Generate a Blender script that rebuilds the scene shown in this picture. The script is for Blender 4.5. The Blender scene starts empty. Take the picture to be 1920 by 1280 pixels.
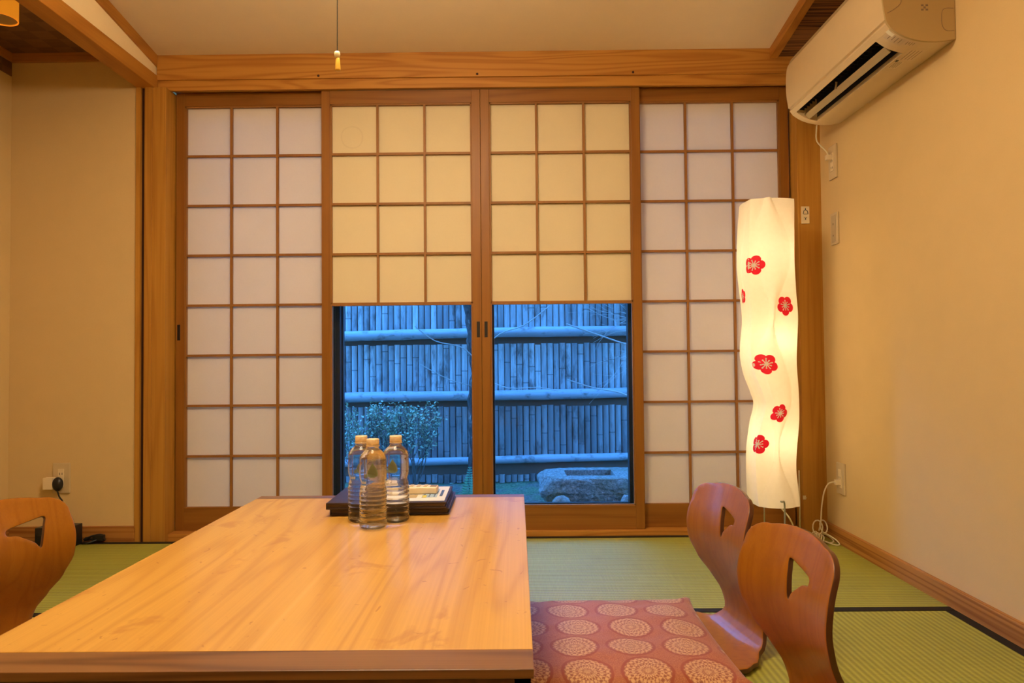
import bpy, bmesh, math, random
from mathutils import Vector, Matrix, geometry
random.seed(7)
PI = math.pi
C = bpy.context.scene.collection
S = bpy.context.scene
# ------------------------------------------------------------ camera
F = 1350.0; CZ = 0.717
ROT = Matrix.Rotation(8/F, 3, 'Z') @ Matrix.Rotation(35/F, 3, 'X') @ Matrix.Rotation(0.009, 3, 'Y')
cam_d = bpy.data.cameras.new('camera'); cam = bpy.data.objects.new('camera', cam_d); C.objects.link(cam)
cam_d.sensor_width = 36; cam_d.lens = F*36/1920; cam_d.clip_start = 0.02; cam_d.clip_end = 100
cam.matrix_world = Matrix.Translation((0, 0, CZ)) @ (ROT @ Matrix.Rotation(PI/2, 3, 'X')).to_4x4()
S.camera = cam
# ------------------------------------------------------------ world: blue dusk sky
w = bpy.data.worlds.new('dusk'); S.world = w; w.use_nodes = True
wn = w.node_tree; bg = wn.nodes['Background']
tc = wn.nodes.new('ShaderNodeTexCoord'); sp = wn.nodes.new('ShaderNodeSeparateXYZ')
rp = wn.nodes.new('ShaderNodeValToRGB'); wn.links.new(tc.outputs['Generated'], sp.inputs[0])
wn.links.new(sp.outputs['Z'], rp.inputs[0]); wn.links.new(rp.outputs[0], bg.inputs[0])
rp.color_ramp.elements[0].color = (0.02, 0.05, 0.09, 1); rp.color_ramp.elements[0].position = 0.0
rp.color_ramp.elements[1].color = (0.060, 0.30, 0.95, 1); rp.color_ramp.elements[1].position = 0.25
bg.inputs[1].default_value = 15.5
# ------------------------------------------------------------ exposure
S.view_settings.view_transform = 'Standard'; S.view_settings.look = 'None'
S.view_settings.exposure = 0.0; S.view_settings.gamma = 1.0; S.view_settings.use_curve_mapping = False
CEIL_LAMP = 34.5      # emission of the ceiling lamp diffuser
WARM = (1.0, 0.78, 0.52)

# ------------------------------------------------------------ helpers
def obj(name, bm, m, parent=None, smooth=False, **props):
    me = bpy.data.meshes.new(name); bm.normal_update(); bm.to_mesh(me); bm.free()
    if m is not None: me.materials.append(m)
    if smooth:
        for p in me.polygons: p.use_smooth = True
    o = bpy.data.objects.new(name, me); C.objects.link(o)
    if parent is not None:
        o.parent = parent
        o.matrix_parent_inverse = parent.matrix_basis.inverted()
    for k, v in props.items(): o[k] = v
    return o
def empty(name, loc, rotz=0):
    o = bpy.data.objects.new(name, None); C.objects.link(o); o.empty_display_size = 0.05
    o.location = loc; o.rotation_euler = (0, 0, rotz); o.matrix_basis = Matrix.Translation(loc) @ Matrix.Rotation(rotz, 4, 'Z')
    return o
def thing(name, label, cat, loc=(0, 0, 0), rotz=0, group=None):
    o = empty(name, loc, rotz); return tag(o, label, cat, group)
def tag(o, label, cat, group=None, kind=None):
    o['label'] = label; o['category'] = cat
    if group: o['group'] = group
    if kind: o['kind'] = kind
    return o
def struct(name, bm, m, parent=None, smooth=False):
    o = obj(name, bm, m, parent, smooth)
    if parent is None: o['kind'] = 'structure'
    return o
def sroot(name, loc):
    o = empty(name, loc); o['kind'] = 'structure'; return o
def BM(): return bmesh.new()
def box(bm, x0, x1, y0, y1, z0, z1, bev=0.0, seg=2):
    r = bmesh.ops.create_cube(bm, size=1.0)['verts']
    for v in r:
        v.co = Vector(((x0+x1)/2+v.co.x*(x1-x0), (y0+y1)/2+v.co.y*(y1-y0), (z0+z1)/2+v.co.z*(z1-z0)))
    if bev > 0:
        es = set(e for v in r for e in v.link_edges)
        bmesh.ops.bevel(bm, geom=list(es), offset=bev, segments=seg, affect='EDGES', profile=0.6)
    return bm
def smooth_pts(pts, n=6, closed=False):
    P = [Vector(p) for p in pts]; out = []
    N = len(P)
    rng = range(N if closed else N-1)
    for i in rng:
        p0 = P[(i-1) % N] if (closed or i > 0) else P[i]
        p1 = P[i]; p2 = P[(i+1) % N]
        p3 = P[(i+2) % N] if (closed or i+2 < N) else p2
        for k in range(n):
            t = k/n
            out.append(0.5*((2*p1)+(-p0+p2)*t+(2*p0-5*p1+4*p2-p3)*t*t+(-p0+3*p1-3*p2+p3)*t**3))
    if not closed: out.append(P[-1])
    return out
def tube(bm, pts, r, seg=8, closed=False, caps=True):
    P = [Vector(p) for p in pts]; N = len(P)
    R = r if isinstance(r, (list, tuple)) else [r]*N
    rings = []; prev = None
    for i in range(N):
        if closed: t = P[(i+1) % N]-P[(i-1) % N]
        else: t = P[min(i+1, N-1)]-P[max(i-1, 0)]
        t.normalize()
        if prev is None:
            a = Vector((0, 0, 1)) if abs(t.z) < 0.9 else Vector((1, 0, 0))
            u = t.cross(a).normalized()
        else:
            u = (prev-t*prev.dot(t))
            if u.length < 1e-5: u = t.orthogonal()
            u.normalize()
        prev = u; v = t.cross(u)
        rings.append([bm.verts.new(P[i]+(u*math.cos(2*PI*k/seg)+v*math.sin(2*PI*k/seg))*R[i]) for k in range(seg)])
    for i in range(N if closed else N-1):
        a = rings[i]; b = rings[(i+1) % N]
        for k in range(seg):
            bm.faces.new((a[k], a[(k+1) % seg], b[(k+1) % seg], b[k]))
    if caps and not closed:
        bm.faces.new(rings[0][::-1]); bm.faces.new(rings[-1])
    return bm
def lathe(bm, prof, cx=0, cy=0, z0=0, seg=32, caps=(True, True)):
    rings = []
    for r, z in prof:
        rings.append([bm.verts.new((cx+r*math.cos(2*PI*k/seg), cy+r*math.sin(2*PI*k/seg), z0+z)) for k in range(seg)])
    for a, b in zip(rings[:-1], rings[1:]):
        for k in range(seg): bm.faces.new((a[k], a[(k+1) % seg], b[(k+1) % seg], b[k]))
    if caps[0]: bm.faces.new(rings[0][::-1])
    if caps[1]: bm.faces.new(rings[-1])
    return bm
def prism(bm, poly, y0, y1, plane='XZ'):
    """extrude polygon (a,b) along the third axis"""
    def mk(a, b, c): return (a, c, b) if plane == 'XZ' else ((c, a, b) if plane == 'YZ' else (a, b, c))
    A = [bm.verts.new(mk(a, b, y0)) for a, b in poly]; B = [bm.verts.new(mk(a, b, y1)) for a, b in poly]
    n = len(poly)
    for i in range(n): bm.faces.new((A[i], A[(i+1) % n], B[(i+1) % n], B[i]))
    bm.faces.new(A[::-1]); bm.faces.new(B)
    bmesh.ops.recalc_face_normals(bm, faces=bm.faces[:])
    return bm
def quadbox(name, m, *a, parent=None, bev=0.0, smooth=False):
    return obj(name, box(BM(), *a, bev=bev), m, parent, smooth)
def copy_tree(o, parent=None):
    c = o.copy(); C.objects.link(c)
    if parent is not None: c.parent = parent
    for ch in [x for x in bpy.data.objects if x.parent == o and x.name in C.objects]: copy_tree(ch, c)
    return c

# ------------------------------------------------------------ materials
class NT:
    def __init__(s, name):
        s.m = bpy.data.materials.new(name); s.m.use_nodes = True; s.t = s.m.node_tree
        s.b = s.t.nodes['Principled BSDF']; s.out = s.t.nodes['Material Output']
    def n(s, ty, **kw):
        x = s.t.nodes.new('ShaderNode'+ty)
        for k, v in kw.items(): setattr(x, k, v)
        return x
    def l(s, a, b): s.t.links.new(a, b)
    def val(s, inp, v):
        if hasattr(v, 'is_linked') or isinstance(v, bpy.types.NodeSocket): s.l(v, inp)
        else: inp.default_value = v
    def math(s, op, a, b=0.0, c=0.0):
        x = s.n('Math', operation=op); s.val(x.inputs[0], a); s.val(x.inputs[1], b); s.val(x.inputs[2], c); return x.outputs[0]
    def mix(s, f, a, b, mode='MIX'):
        x = s.n('Mix', data_type='RGBA', blend_type=mode)
        s.val(x.inputs[0], f); s.val(x.inputs[6], a); s.val(x.inputs[7], b); return x.outputs[2]
    def coords(s, scale=(1, 1, 1), loc=(0, 0, 0)):
        t = s.n('TexCoord'); mp = s.n('Mapping'); s.l(t.outputs['Object'], mp.inputs[0])
        mp.inputs['Scale'].default_value = scale; mp.inputs['Location'].default_value = loc; return mp.outputs[0]
    def noise(s, vec, scale=5, detail=3, rough=0.5, dist=0.0):
        x = s.n('TexNoise'); s.l(vec, x.inputs['Vector']); x.inputs['Scale'].default_value = scale
        x.inputs['Detail'].default_value = detail; x.inputs['Roughness'].default_value = rough
        x.inputs['Distortion'].default_value = dist; return x.outputs['Fac']
    def ramp(s, f, stops):
        x = s.n('ValToRGB'); s.l(f, x.inputs[0]); e = x.color_ramp.elements
        while len(e) < len(stops): e.new(0.5)
        for i, (p, c) in enumerate(stops):
            e[i].position = p; e[i].color = (c[0], c[1], c[2], 1) if not isinstance(c, float) else (c, c, c, 1)
        return x.outputs[0]
    def bump(s, h, strength=0.2, dist=0.002):
        x = s.n('Bump'); s.l(h, x.inputs['Height']); x.inputs['Strength'].default_value = strength
        x.inputs['Distance'].default_value = dist; s.l(x.outputs[0], s.b.inputs['Normal'])
    def base(s, c, rough=0.5, spec=0.5, metal=0.0, coat=0.0, crough=0.1):
        s.val(s.b.inputs['Base Color'], (c[0], c[1], c[2], 1) if isinstance(c, tuple) else c)
        s.val(s.b.inputs['Roughness'], rough); s.b.inputs['Specular IOR Level'].default_value = spec
        s.b.inputs['Metallic'].default_value = metal
        s.b.inputs['Coat Weight'].default_value = coat; s.b.inputs['Coat Roughness'].default_value = crough
        return s.m
def plain(name, c, rough=0.5, spec=0.5, metal=0.0, coat=0.0, var=0.06, sc=30):
    k = NT(name); v = k.coords()
    n = k.noise(v, sc, 3)
    f = k.mix(n, tuple(x*(1-var) for x in c)+(1,), tuple(min(1, x*(1+var)) for x in c)+(1,))
    return k.base(f, rough, spec, metal, coat)
def wood(name, light, dark, axis='X', across=1.0, along=1.0, rings=9.0, contrast=0.7, rough=0.45, spec=0.35, coat=0.0, crough=0.1, seed=0.0, extra=None):
    k = NT(name); a = 0.9*along; b = 7.0*across
    sc = {'X': (a, b, b), 'Y': (b, a, b), 'Z': (b, b, a)}[axis]
    v = k.coords(sc, (seed*3.1, seed*1.7, seed*2.3))
    n = k.noise(v, 1.0, 1.2, 0.4, 0.15)
    s_ = k.math('SINE', k.math('MULTIPLY', n, rings*6.283))
    g = k.math('MULTIPLY_ADD', s_, 0.5, 0.5)
    g = k.math('POWER', g, 2.2)
    sc2 = tuple(x*(1.5 if x == a else 22) for x in sc)
    v2 = k.coords(sc2)
    st = k.noise(v2, 1.0, 4, 0.6)
    v3 = k.coords(tuple(x*0.5 for x in sc)); big = k.noise(v3, 0.9, 2)
    f = k.math('ADD', k.math('MULTIPLY', g, 0.45*contrast), k.math('MULTIPLY', st, 0.55))
    f = k.math('ADD', f, k.math('MULTIPLY', k.math('SUBTRACT', big, 0.5), 0.5))
    col = k.ramp(f, [(0.12, light), (0.85, dark)])
    if extra: col = extra(k, col)
    k.bump(f, 0.12, 0.0006)
    return k.base(col, rough, spec, 0, coat, crough)
def metalm(name, c, rough=0.35): return plain(name, c, rough, 0.5, 1.0, var=0.04)

M = {}
def hin(ax, seed=0.0): return wood('hinoki_'+ax+str(seed), (0.60, 0.30, 0.075), (0.36, 0.13, 0.02), ax, rings=7, contrast=0.9, rough=0.5, seed=seed)
M['post'] = wood('post_wood', (0.53, 0.27, 0.045), (0.32, 0.125, 0.012), 'Z', across=3, rings=5, contrast=0.5, rough=0.5, seed=1)
M['lintel'] = wood('lintel_wood', (0.58, 0.28, 0.05), (0.38, 0.145, 0.02), 'X', across=2.4, along=1.2, rings=8, contrast=0.9, rough=0.5, seed=2)
M['beamY'] = wood('beam_wood', (0.50, 0.22, 0.032), (0.31, 0.11, 0.012), 'Y', rings=6, contrast=0.7, rough=0.5, seed=3)
M['base'] = wood('baseboard_wood', (0.52, 0.25, 0.06), (0.26, 0.09, 0.015), 'Y', across=7, rings=3, contrast=1.1, rough=0.5, seed=4)
M['baseX'] = wood('baseboard_wood_side', (0.50, 0.24, 0.06), (0.26, 0.09, 0.015), 'X', across=7, rings=3, contrast=1.1, rough=0.5, seed=4)
M['doorZ'] = wood('door_stile_wood', (0.32, 0.135, 0.020), (0.20, 0.070, 0.008), 'Z', across=2, rings=4, contrast=0.5, rough=0.42, seed=5)
M['doorX'] = wood('door_rail_wood', (0.32, 0.135, 0.022), (0.19, 0.066, 0.008), 'X', across=1.6, rings=5, contrast=0.7, rough=0.42, seed=6)
M['lattice'] = wood('lattice_wood', (0.33, 0.15, 0.035), (0.22, 0.08, 0.015), 'Z', rings=3, contrast=0.3, rough=0.5)
M['darkgap'] = plain('dark_gap', (0.045, 0.012, 0.006), 0.7)
M['soffit'] = wood('brushed_cedar', (0.30, 0.13, 0.035), (0.05, 0.018, 0.006), 'X', along=2.5, across=14, rings=2, contrast=1.2, rough=0.7, seed=8)
k = NT('woven_ceiling'); v = k.coords((1, 1, 1)); ch = k.n('TexChecker'); k.l(v, ch.inputs[0]); ch.inputs['Scale'].default_value = 14
n = k.noise(k.coords((5, 40, 5)), 2, 3)
M['woven'] = k.base(k.mix(k.math('ADD', k.math('MULTIPLY', ch.outputs['Fac'], 0.4), k.math('MULTIPLY', n, 0.6)), (0.10, 0.045, 0.02, 1), (0.22, 0.105, 0.04, 1)), 0.6)
def wallm(name, c, bs=0.15):
    k = NT(name); v = k.coords()
    n = k.noise(v, 260, 4, 0.7); n2 = k.noise(v, 14, 3)
    col = k.mix(k.math('ADD', k.math('MULTIPLY', n, 0.6), k.math('MULTIPLY', n2, 0.4)), tuple(x*0.93 for x in c)+(1,), tuple(min(1, x*1.07) for x in c)+(1,))
    k.bump(n, bs, 0.0015)
    return k.base(col, 0.85, 0.15)
M['wall'] = wallm('wallpaper', (0.68, 0.51, 0.255))
M['wall_up'] = wallm('plaster_white', (0.92, 0.76, 0.47))
M['ceil'] = wallm('ceiling_paper', (0.80, 0.66, 0.47), 0.06)
# tatami
def tatami(name, ax):
    k = NT(name); i = 1 if ax == 'X' else 0
    t = k.n('TexCoord'); s = k.n('SeparateXYZ'); k.l(t.outputs['Object'], s.inputs[0])
    across = s.outputs[i]; along = s.outputs[1-i]
    r = k.math('SINE', k.math('MULTIPLY', across, 2*PI/0.0155))
    r2 = k.math('SINE', k.math('MULTIPLY', along, 2*PI/0.0045))
    n = k.noise(k.coords((3, 160, 1) if ax == 'Y' else (160, 3, 1)), 3, 3)
    n2 = k.noise(k.coords(), 3, 3)
    f = k.math('ADD', k.math('MULTIPLY', r, 0.20), k.math('ADD', k.math('MULTIPLY', r2, 0.05), k.math('ADD', k.math('MULTIPLY', n, 0.45), k.math('MULTIPLY', n2, 0.35))))
    col = k.ramp(f, [(0.1, (0.22, 0.225, 0.035)), (0.75, (0.45, 0.47, 0.085))])
    h = k.math('ADD', r, k.math('MULTIPLY', r2, 0.3)); k.bump(h, 0.35, 0.0012)
    return k.base(col, 0.48, 0.45)
M['tatX'] = tatami('tatami_rush_across', 'X'); M['tatY'] = tatami('tatami_rush_along', 'Y')
M['hem'] = plain('tatami_hem_cloth', (0.022, 0.018, 0.012), 0.8, 0.2)
# shoji paper
def paper(name, c, trans, ring=None):
    k = NT(name); v = k.coords(); n = k.noise(v, 9, 4, 0.6); n2 = k.noise(v, 150, 3)
    col = k.mix(k.math('ADD', k.math('MULTIPLY', n, 0.6), k.math('MULTIPLY', n2, 0.4)), tuple(x*0.94 for x in c)+(1,), tuple(min(1, x*1.05) for x in c)+(1,))
    if ring:
        t = k.n('TexCoord'); s = k.n('SeparateXYZ'); k.l(t.outputs['Object'], s.inputs[0])
        dx = k.math('SUBTRACT', s.outputs[0], ring[0]); dz = k.math('SUBTRACT', s.outputs[2], ring[1])
        d = k.math('SQRT', k.math('ADD', k.math('MULTIPLY', dx, dx), k.math('MULTIPLY', dz, dz)))
        d = k.math('ADD', d, k.math('MULTIPLY', k.math('SUBTRACT', k.noise(v, 20, 2), 0.5), 0.01))
        g = k.math('SUBTRACT', 1.0, k.math('MULTIPLY', k.math('ABSOLUTE', k.math('SUBTRACT', d, 0.045)), 250.0))
        g = k.math('MULTIPLY', k.math('MAXIMUM', g, 0.0), 0.12)
        col = k.mix(g, col, (0.3, 0.2, 0.1, 1))
    di = k.n('BsdfDiffuse'); tr = k.n('BsdfTranslucent'); mx = k.n('MixShader')
    k.l(col, di.inputs[0]); k.l(col, tr.inputs[0]); mx.inputs[0].default_value = trans
    k.l(di.outputs[0], mx.inputs[1]); k.l(tr.outputs[0], mx.inputs[2]); k.l(mx.outputs[0], k.out.inputs['Surface'])
    return k.m
M['paper'] = paper('shoji_paper', (0.84, 0.78, 0.70), 0.19)
M['paperI'] = paper('aged_shoji_paper', (0.79, 0.705, 0.49), 0.06, ring=(-0.68, 1.655))
M['glass'] = (lambda k: (k.n('BsdfTransparent'), k.n('BsdfGlossy'), k.n('MixShader'), k.n('LayerWeight'), k))(NT('window_glass'))
tr, gl, mx, lw, k = M['glass']; gl.inputs['Roughness'].default_value = 0.0; lw.inputs[0].default_value = 0.12
tr.inputs[0].default_value = (0.96, 0.98, 0.98, 1)
k.l(lw.outputs['Fresnel'], mx.inputs[0]); k.l(tr.outputs[0], mx.inputs[1]); k.l(gl.outputs[0], mx.inputs[2]); k.l(mx.outputs[0], k.out.inputs['Surface'])
M['glass'] = k.m
M['alu'] = plain('bronze_aluminium', (0.018, 0.018, 0.018), 0.35, 0.5, 0.0, var=0.1)
M['black'] = plain('black_plastic', (0.012, 0.012, 0.014), 0.35)
M['pull'] = plain('dark_pull_metal', (0.02, 0.013, 0.01), 0.4)
M['white'] = plain('ivory_plastic', (0.80, 0.68, 0.46), 0.4)
M['plate'] = plain('beige_switch_plate', (0.62, 0.50, 0.30), 0.4)
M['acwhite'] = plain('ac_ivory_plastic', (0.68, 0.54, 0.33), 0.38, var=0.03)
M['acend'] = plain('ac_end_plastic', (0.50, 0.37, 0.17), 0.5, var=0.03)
M['acdark'] = plain('ac_outlet_black', (0.012, 0.012, 0.013), 0.35)
M['louvre'] = plain('ac_louvre', (0.42, 0.33, 0.17), 0.45)
M['cord'] = plain('ivory_cord', (0.75, 0.68, 0.50), 0.5)
M['ink'] = plain('grey_print', (0.25, 0.19, 0.13), 0.6)
M['steel'] = metalm('brushed_steel', (0.55, 0.52, 0.46), 0.35)

# ============================================================ ROOM
YB = 2.96
def ceilz(y): return 1.988+0.14*(YB-max(y, 0.5))
# floor slab + garden-side step
struct('floor', box(BM(), -2.2, 1.4, -1.75, 3.15, -0.30, -0.032), M['base'])
# walls
struct('wall_right', box(BM(), 1.25, 1.40, -1.75, 3.15, -0.05, 2.9), M['wall'])
struct('wall_left', box(BM(), -2.2, -2.065, -1.75, 3.15, -0.05, 2.2), M['wall'])
struct('wall_front', box(BM(), -2.2, 1.4, -1.75, -1.6, -0.05, 2.9), M['wall'])
struct('wall_back_alcove', box(BM(), -2.07, -1.545, 2.92, 3.15, -0.05, 2.2), M['wall'])
struct('wall_back_upper', box(BM(), -1.60, 1.30, 3.008, 3.15, 1.888, 2.9), M['wall_up'])
bm = BM(); struct('wall_left_upper', box(bm, -1.56, -1.482, -1.6, 3.0, 1.90, 2.9), M['wall_up'])
# ceilings (built as thick sloping slabs)
def slab(x0, x1, f, th=0.12, y0=-1.7, y1=3.1):
    ys = [y1, 0.5, y0]; poly = [(y, f(y)) for y in ys]+[(y, f(y)+th) for y in ys[::-1]]
    return prism(BM(), poly, x0, x1, 'YZ')
struct('ceiling', slab(-1.50, 1.06, ceilz), M['ceil'])
struct('ceiling_strip_right', slab(1.06, 1.27, lambda y: ceilz(y)-0.036), M['soffit'])
struct('ceiling_alcove', box(BM(), -2.08, -1.50, -1.65, 3.0, 1.993, 2.1), M['woven'])
def sl_trim(x0, x1, a, b, y0=-1.6, y1=2.965):
    ys = [y1, 0.5, y0]; poly = [(y, ceilz(y)+a) for y in ys]+[(y, ceilz(y)+b) for y in ys[::-1]]
    return prism(BM(), poly, x0, x1, 'YZ')
struct('trim_1', sl_trim(-1.49, -1.474, -0.046, 0.01), M['beamY'])
struct('trim_2', sl_trim(1.054, 1.085, -0.042, 0.01), M['beamY'])
struct('trim_3', box(BM(), -2.066, -1.53, 2.908, 2.93, 1.957, 1.995, bev=0.002), M['baseX'])
struct('trim_4', box(BM(), -2.067, -2.055, -1.6, 2.915, 1.957, 1.995, bev=0.002), M['beamY'])
struct('trim_5', box(BM(), -2.067, -2.0615, -1.6, 2.915, 1.90, 1.957), M['woven'])
# big beam of the alcove, header board, lintel, posts, sill
struct('trim_6', box(BM(), -1.548, -1.474, -1.6, 2.945, 1.848, 1.906, bev=0.002), M['beamY'])
hb = struct('trim_7', box(BM(), -1.476, 1.252, 2.938, 3.01, 1.887, 1.991, bev=0.002), M['lintel'])
for hx in (-0.807, -0.151, 0.491, -1.35):
    if hx < -1: continue
    b = BM(); bmesh.ops.create_cone(b, cap_ends=True, segments=14, radius1=0.005, radius2=0.005, depth=0.002, matrix=Matrix.Translation((hx, 2.9375, 1.897)) @ Matrix.Rotation(PI/2, 4, 'X'))
    obj('screw_plug', b, M['darkgap'], hb, label='dark round screw plug')
bm = BM(); box(bm, -1.482, 1.156, 2.948, 2.9665, 1.846, 1.888, bev=0.0015)
box(bm, -1.43, 1.156, 2.9665, 3.06, 1.858, 1.888)
struct('trim_8', bm, M['lintel'])
bm = BM(); box(bm, -1.485, -1.428, 2.918, 3.06, -0.03, 1.85, bev=0.002)
box(bm, -1.513, -1.483, 2.912, 3.0, -0.03, 1.85, bev=0.002)
struct('trim_9', bm, M['post'])
struct('trim_10', box(BM(), -1.531, -1.511, 2.926, 3.0, -0.03, 1.85), M['darkgap'])
struct('trim_11', box(BM(), -1.548, -1.529, 2.912, 3.0, -0.03, 1.85, bev=0.001), M['post'])
struct('trim_12', box(BM(), 1.155, 1.252, 2.932, 3.06, -0.03, 1.96, bev=0.002), M['post'])
struct('trim_13', box(BM(), -1.43, 1.156, 2.946, 3.06, -0.03, 0.021, bev=0.002), M['lintel'])
struct('baseboard_right', box(BM(), 1.234, 1.252, -1.6, 2.934, -0.03, 0.056, bev=0.002), M['base'])
struct('baseboard_back', box(BM(), -2.066, -1.546, 2.906, 2.922, -0.03, 0.062, bev=0.002), M['baseX'])
struct('baseboard_left', box(BM(), -2.067, -2.050, -1.6, 2.908, -0.03, 0.062, bev=0.002), M['base'])
struct('trim_14', box(BM(), -1.36, 1.156, 3.06, 3.15, -0.3, 0.05), M['alu'])

# ---- tatami mats
def mat_x(x0, x1, y0, y1, label):
    r = thing('tatami_mat', label, 'tatami mat', ((x0+x1)/2, (y0+y1)/2, -0.03), 0)
    g = 0.0006
    obj('rush_surface', box(BM(), x0+g, x1-g, y0+0.03, y1-0.03, -0.03, 0.0), M['tatX'], r)
    obj('hem', box(BM(), x0+g, x1-g, y0+g, y0+0.03, -0.03, 0.001), M['hem'], r, label='black cloth hem')
    obj('hem', box(BM(), x0+g, x1-g, y1-0.03, y1-g, -0.03, 0.001), M['hem'], r, label='black cloth hem')
def mat_y(x0, x1, y0, y1, label):
    r = thing('tatami_mat', label, 'tatami mat', ((x0+x1)/2, (y0+y1)/2, -0.03), 0)
    g = 0.0006
    obj('rush_surface', box(BM(), x0+0.03, x1-0.03, y0+g, y1-g, -0.03, 0.0), M['tatY'], r)
    obj('hem', box(BM(), x0+g, x0+0.03, y0+g, y1-g, -0.03, 0.001), M['hem'], r, label='black cloth hem')
    obj('hem', box(BM(), x1-0.03, x1-g, y0+g, y1-g, -0.03, 0.001), M['hem'], r, label='black cloth hem')
mat_x(-0.57, 1.233, 2.058, 2.945, 'green tatami mat running along the sliding doors under the flower lamp')
mat_y(0.34, 1.233, 0.25, 2.056, 'green tatami mat with black hem along the right wall baseboard under the bentwood chairs')
mat_x(-2.05, -0.572, 2.058, 2.905, 'green tatami mat in front of the left alcove wall and black box')
mat_y(-0.56, 0.338, 0.25, 2.056, 'green tatami mat under the low table and red cushions')
mat_y(-1.47, -0.562, 0.25, 2.056, 'green tatami mat under the left bentwood chair')

# ---- shoji doors
def shoji(n, x0, x1, yf, th, z0, z1, glass, left_pull=None, right_pull=None):
    root = sroot('door_%d' % n, ((x0+x1)/2, yf, z0))
    sw = 0.036; tr_ = 0.056; br = 0.096
    px0, px1, pz0, pz1 = x0+sw, x1-sw, z0+br, z1-tr_
    obj('stile', box(BM(), x0, x0+sw, yf, yf+th, z0, z1, bev=0.0015), M['doorZ'], root)
    obj('stile', box(BM(), x1-sw, x1, yf, yf+th, z0, z1, bev=0.0015), M['doorZ'], root)
    obj('top_rail', box(BM(), px0, px1, yf+0.001, yf+th-0.001, pz1, z1, bev=0.001), M['doorX'], root)
    obj('bottom_rail', box(BM(), px0, px1, yf+0.001, yf+th-0.001, z0, pz0, bev=0.001), M['doorX'], root)
    rows = 8; ph = (pz1-pz0)/rows; lo = pz0+(4*ph if glass else 0)
    yl = yf+0.007; b = BM(); mw = 0.0095
    nr = 4 if glass else 8
    # inner moulding
    box(b, px0, px0+0.006, yl-0.003, yl+0.012, lo, pz1); box(b, px1-0.006, px1, yl-0.003, yl+0.012, lo, pz1)
    box(b, px0, px1, yl-0.003, yl+0.012, pz1-0.006, pz1)
    for i in (1, 2):
        x = px0+(px1-px0)*i/3; box(b, x-mw/2, x+mw/2, yl-0.001, yl+0.011, lo, pz1)
    for j in range(1, nr):
        z = lo+ph*j; box(b, px0, px1, yl, yl+0.010, z-mw/2, z+mw/2)
    if glass: box(b, px0, px1, yl-0.003, yl+0.013, lo-0.006, lo+0.007)
    obj('lattice', b, M['lattice'], root)
    obj('paper', box(BM(), px0, px1, yl+0.0122, yl+0.0132, lo, pz1), M['paperI' if glass else 'paper'], root)
    if glass:
        # the raised inner half panel behind the upper half
        b = BM(); y2 = yf+0.024
        box(b, px0+0.001, px0+0.016, y2, y2+0.006, lo+0.002, pz1); box(b, px1-0.016, px1-0.001, y2, y2+0.006, lo+0.002, pz1)
        obj('raised_panel_frame', b, M['lattice'], root)
        obj('raised_panel_paper', box(BM(), px0+0.002, px1-0.002, y2+0.0065, y2+0.0072, lo+0.002, pz1), M['paper'], root)
        b = BM()
        box(b, px0, px0+0.006, yf+0.004, yf+0.020, pz0, lo-0.006); box(b, px1-0.006, px1, yf+0.004, yf+0.020, pz0, lo-0.006)
        box(b, px0, px1, yf+0.004, yf+0.020, pz0, pz0+0.005)
        obj('glass_bead', b, M['lattice'], root)
        obj('glass_pane', box(BM(), px0+0.001, px1-0.001, yf+0.012, yf+0.015, pz0+0.001, lo-0.001), M['glass'], root)
    for px in [p for p in (left_pull, right_pull) if p is not None]:
        b = BM(); box(b, px-0.0065, px+0.0065, yf-0.0012, yf+0.001, 0.812, 0.878, bev=0.001)
        ph_ = obj('pull_handle', b, M['pull'], root, label='small dark recessed pull')
        b = BM(); box(b, px-0.0042, px+0.0042, yf-0.0018, yf-0.0011, 0.818, 0.872)
        obj('recess', b, M['black'], ph_)
ZT = 1.846; ZS = 0.0215
shoji(1, -1.424, -0.770, 3.000, 0.030, ZS, ZT+0.008, False, left_pull=-1.411)
shoji(2, -0.8035, -0.1425, 2.968, 0.030, ZS, ZT, True, right_pull=-0.156)
shoji(3, -0.1415, 0.5205, 2.968, 0.030, ZS, ZT, True, left_pull=-0.124)
shoji(4, 0.486, 1.148, 3.000, 0.030, ZS, ZT+0.008, False)

# ---- aluminium sliding windows behind
def sash(n, x0, x1, y):
    r = sroot('window_%d' % n, ((x0+x1)/2, y, 0.05)); sw = 0.032; z0, z1 = 0.05, 1.85
    b = BM(); box(b, x0, x0+sw, y, y+0.028, z0, z1, bev=0.001); box(b, x1-sw, x1, y, y+0.028, z0, z1, bev=0.001)
    box(b, x0+0.008, x0+0.012, y-0.003, y+0.001, z0, z1)
    box(b, x0, x1, y+0.001, y+0.027, z0, z0+0.06); box(b, x0, x1, y+0.001, y+0.027, z1-0.05, z1)
    obj('sash_frame', b, M['alu'], r)
    obj('glass_pane', box(BM(), x0+sw-0.004, x1-sw+0.004, y+0.012, y+0.016, z0+0.056, z1-0.046), M['glass'], r)
sash(1, -1.42, -0.748, 3.104); sash(2, -0.785, -0.128, 3.070); sash(3, -0.126, 0.508, 3.070)
sash(4, 0.478, 1.15, 3.104)
b = BM(); box(b, -1.43, -1.40, 3.062, 3.15, 0.05, 1.86); box(b, 1.13, 1.156, 3.062, 3.15, 0.05, 1.86); box(b, -1.43, 1.156, 3.062, 3.15, 1.845, 1.88)
struct('trim_15', b, M['alu'])

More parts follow.
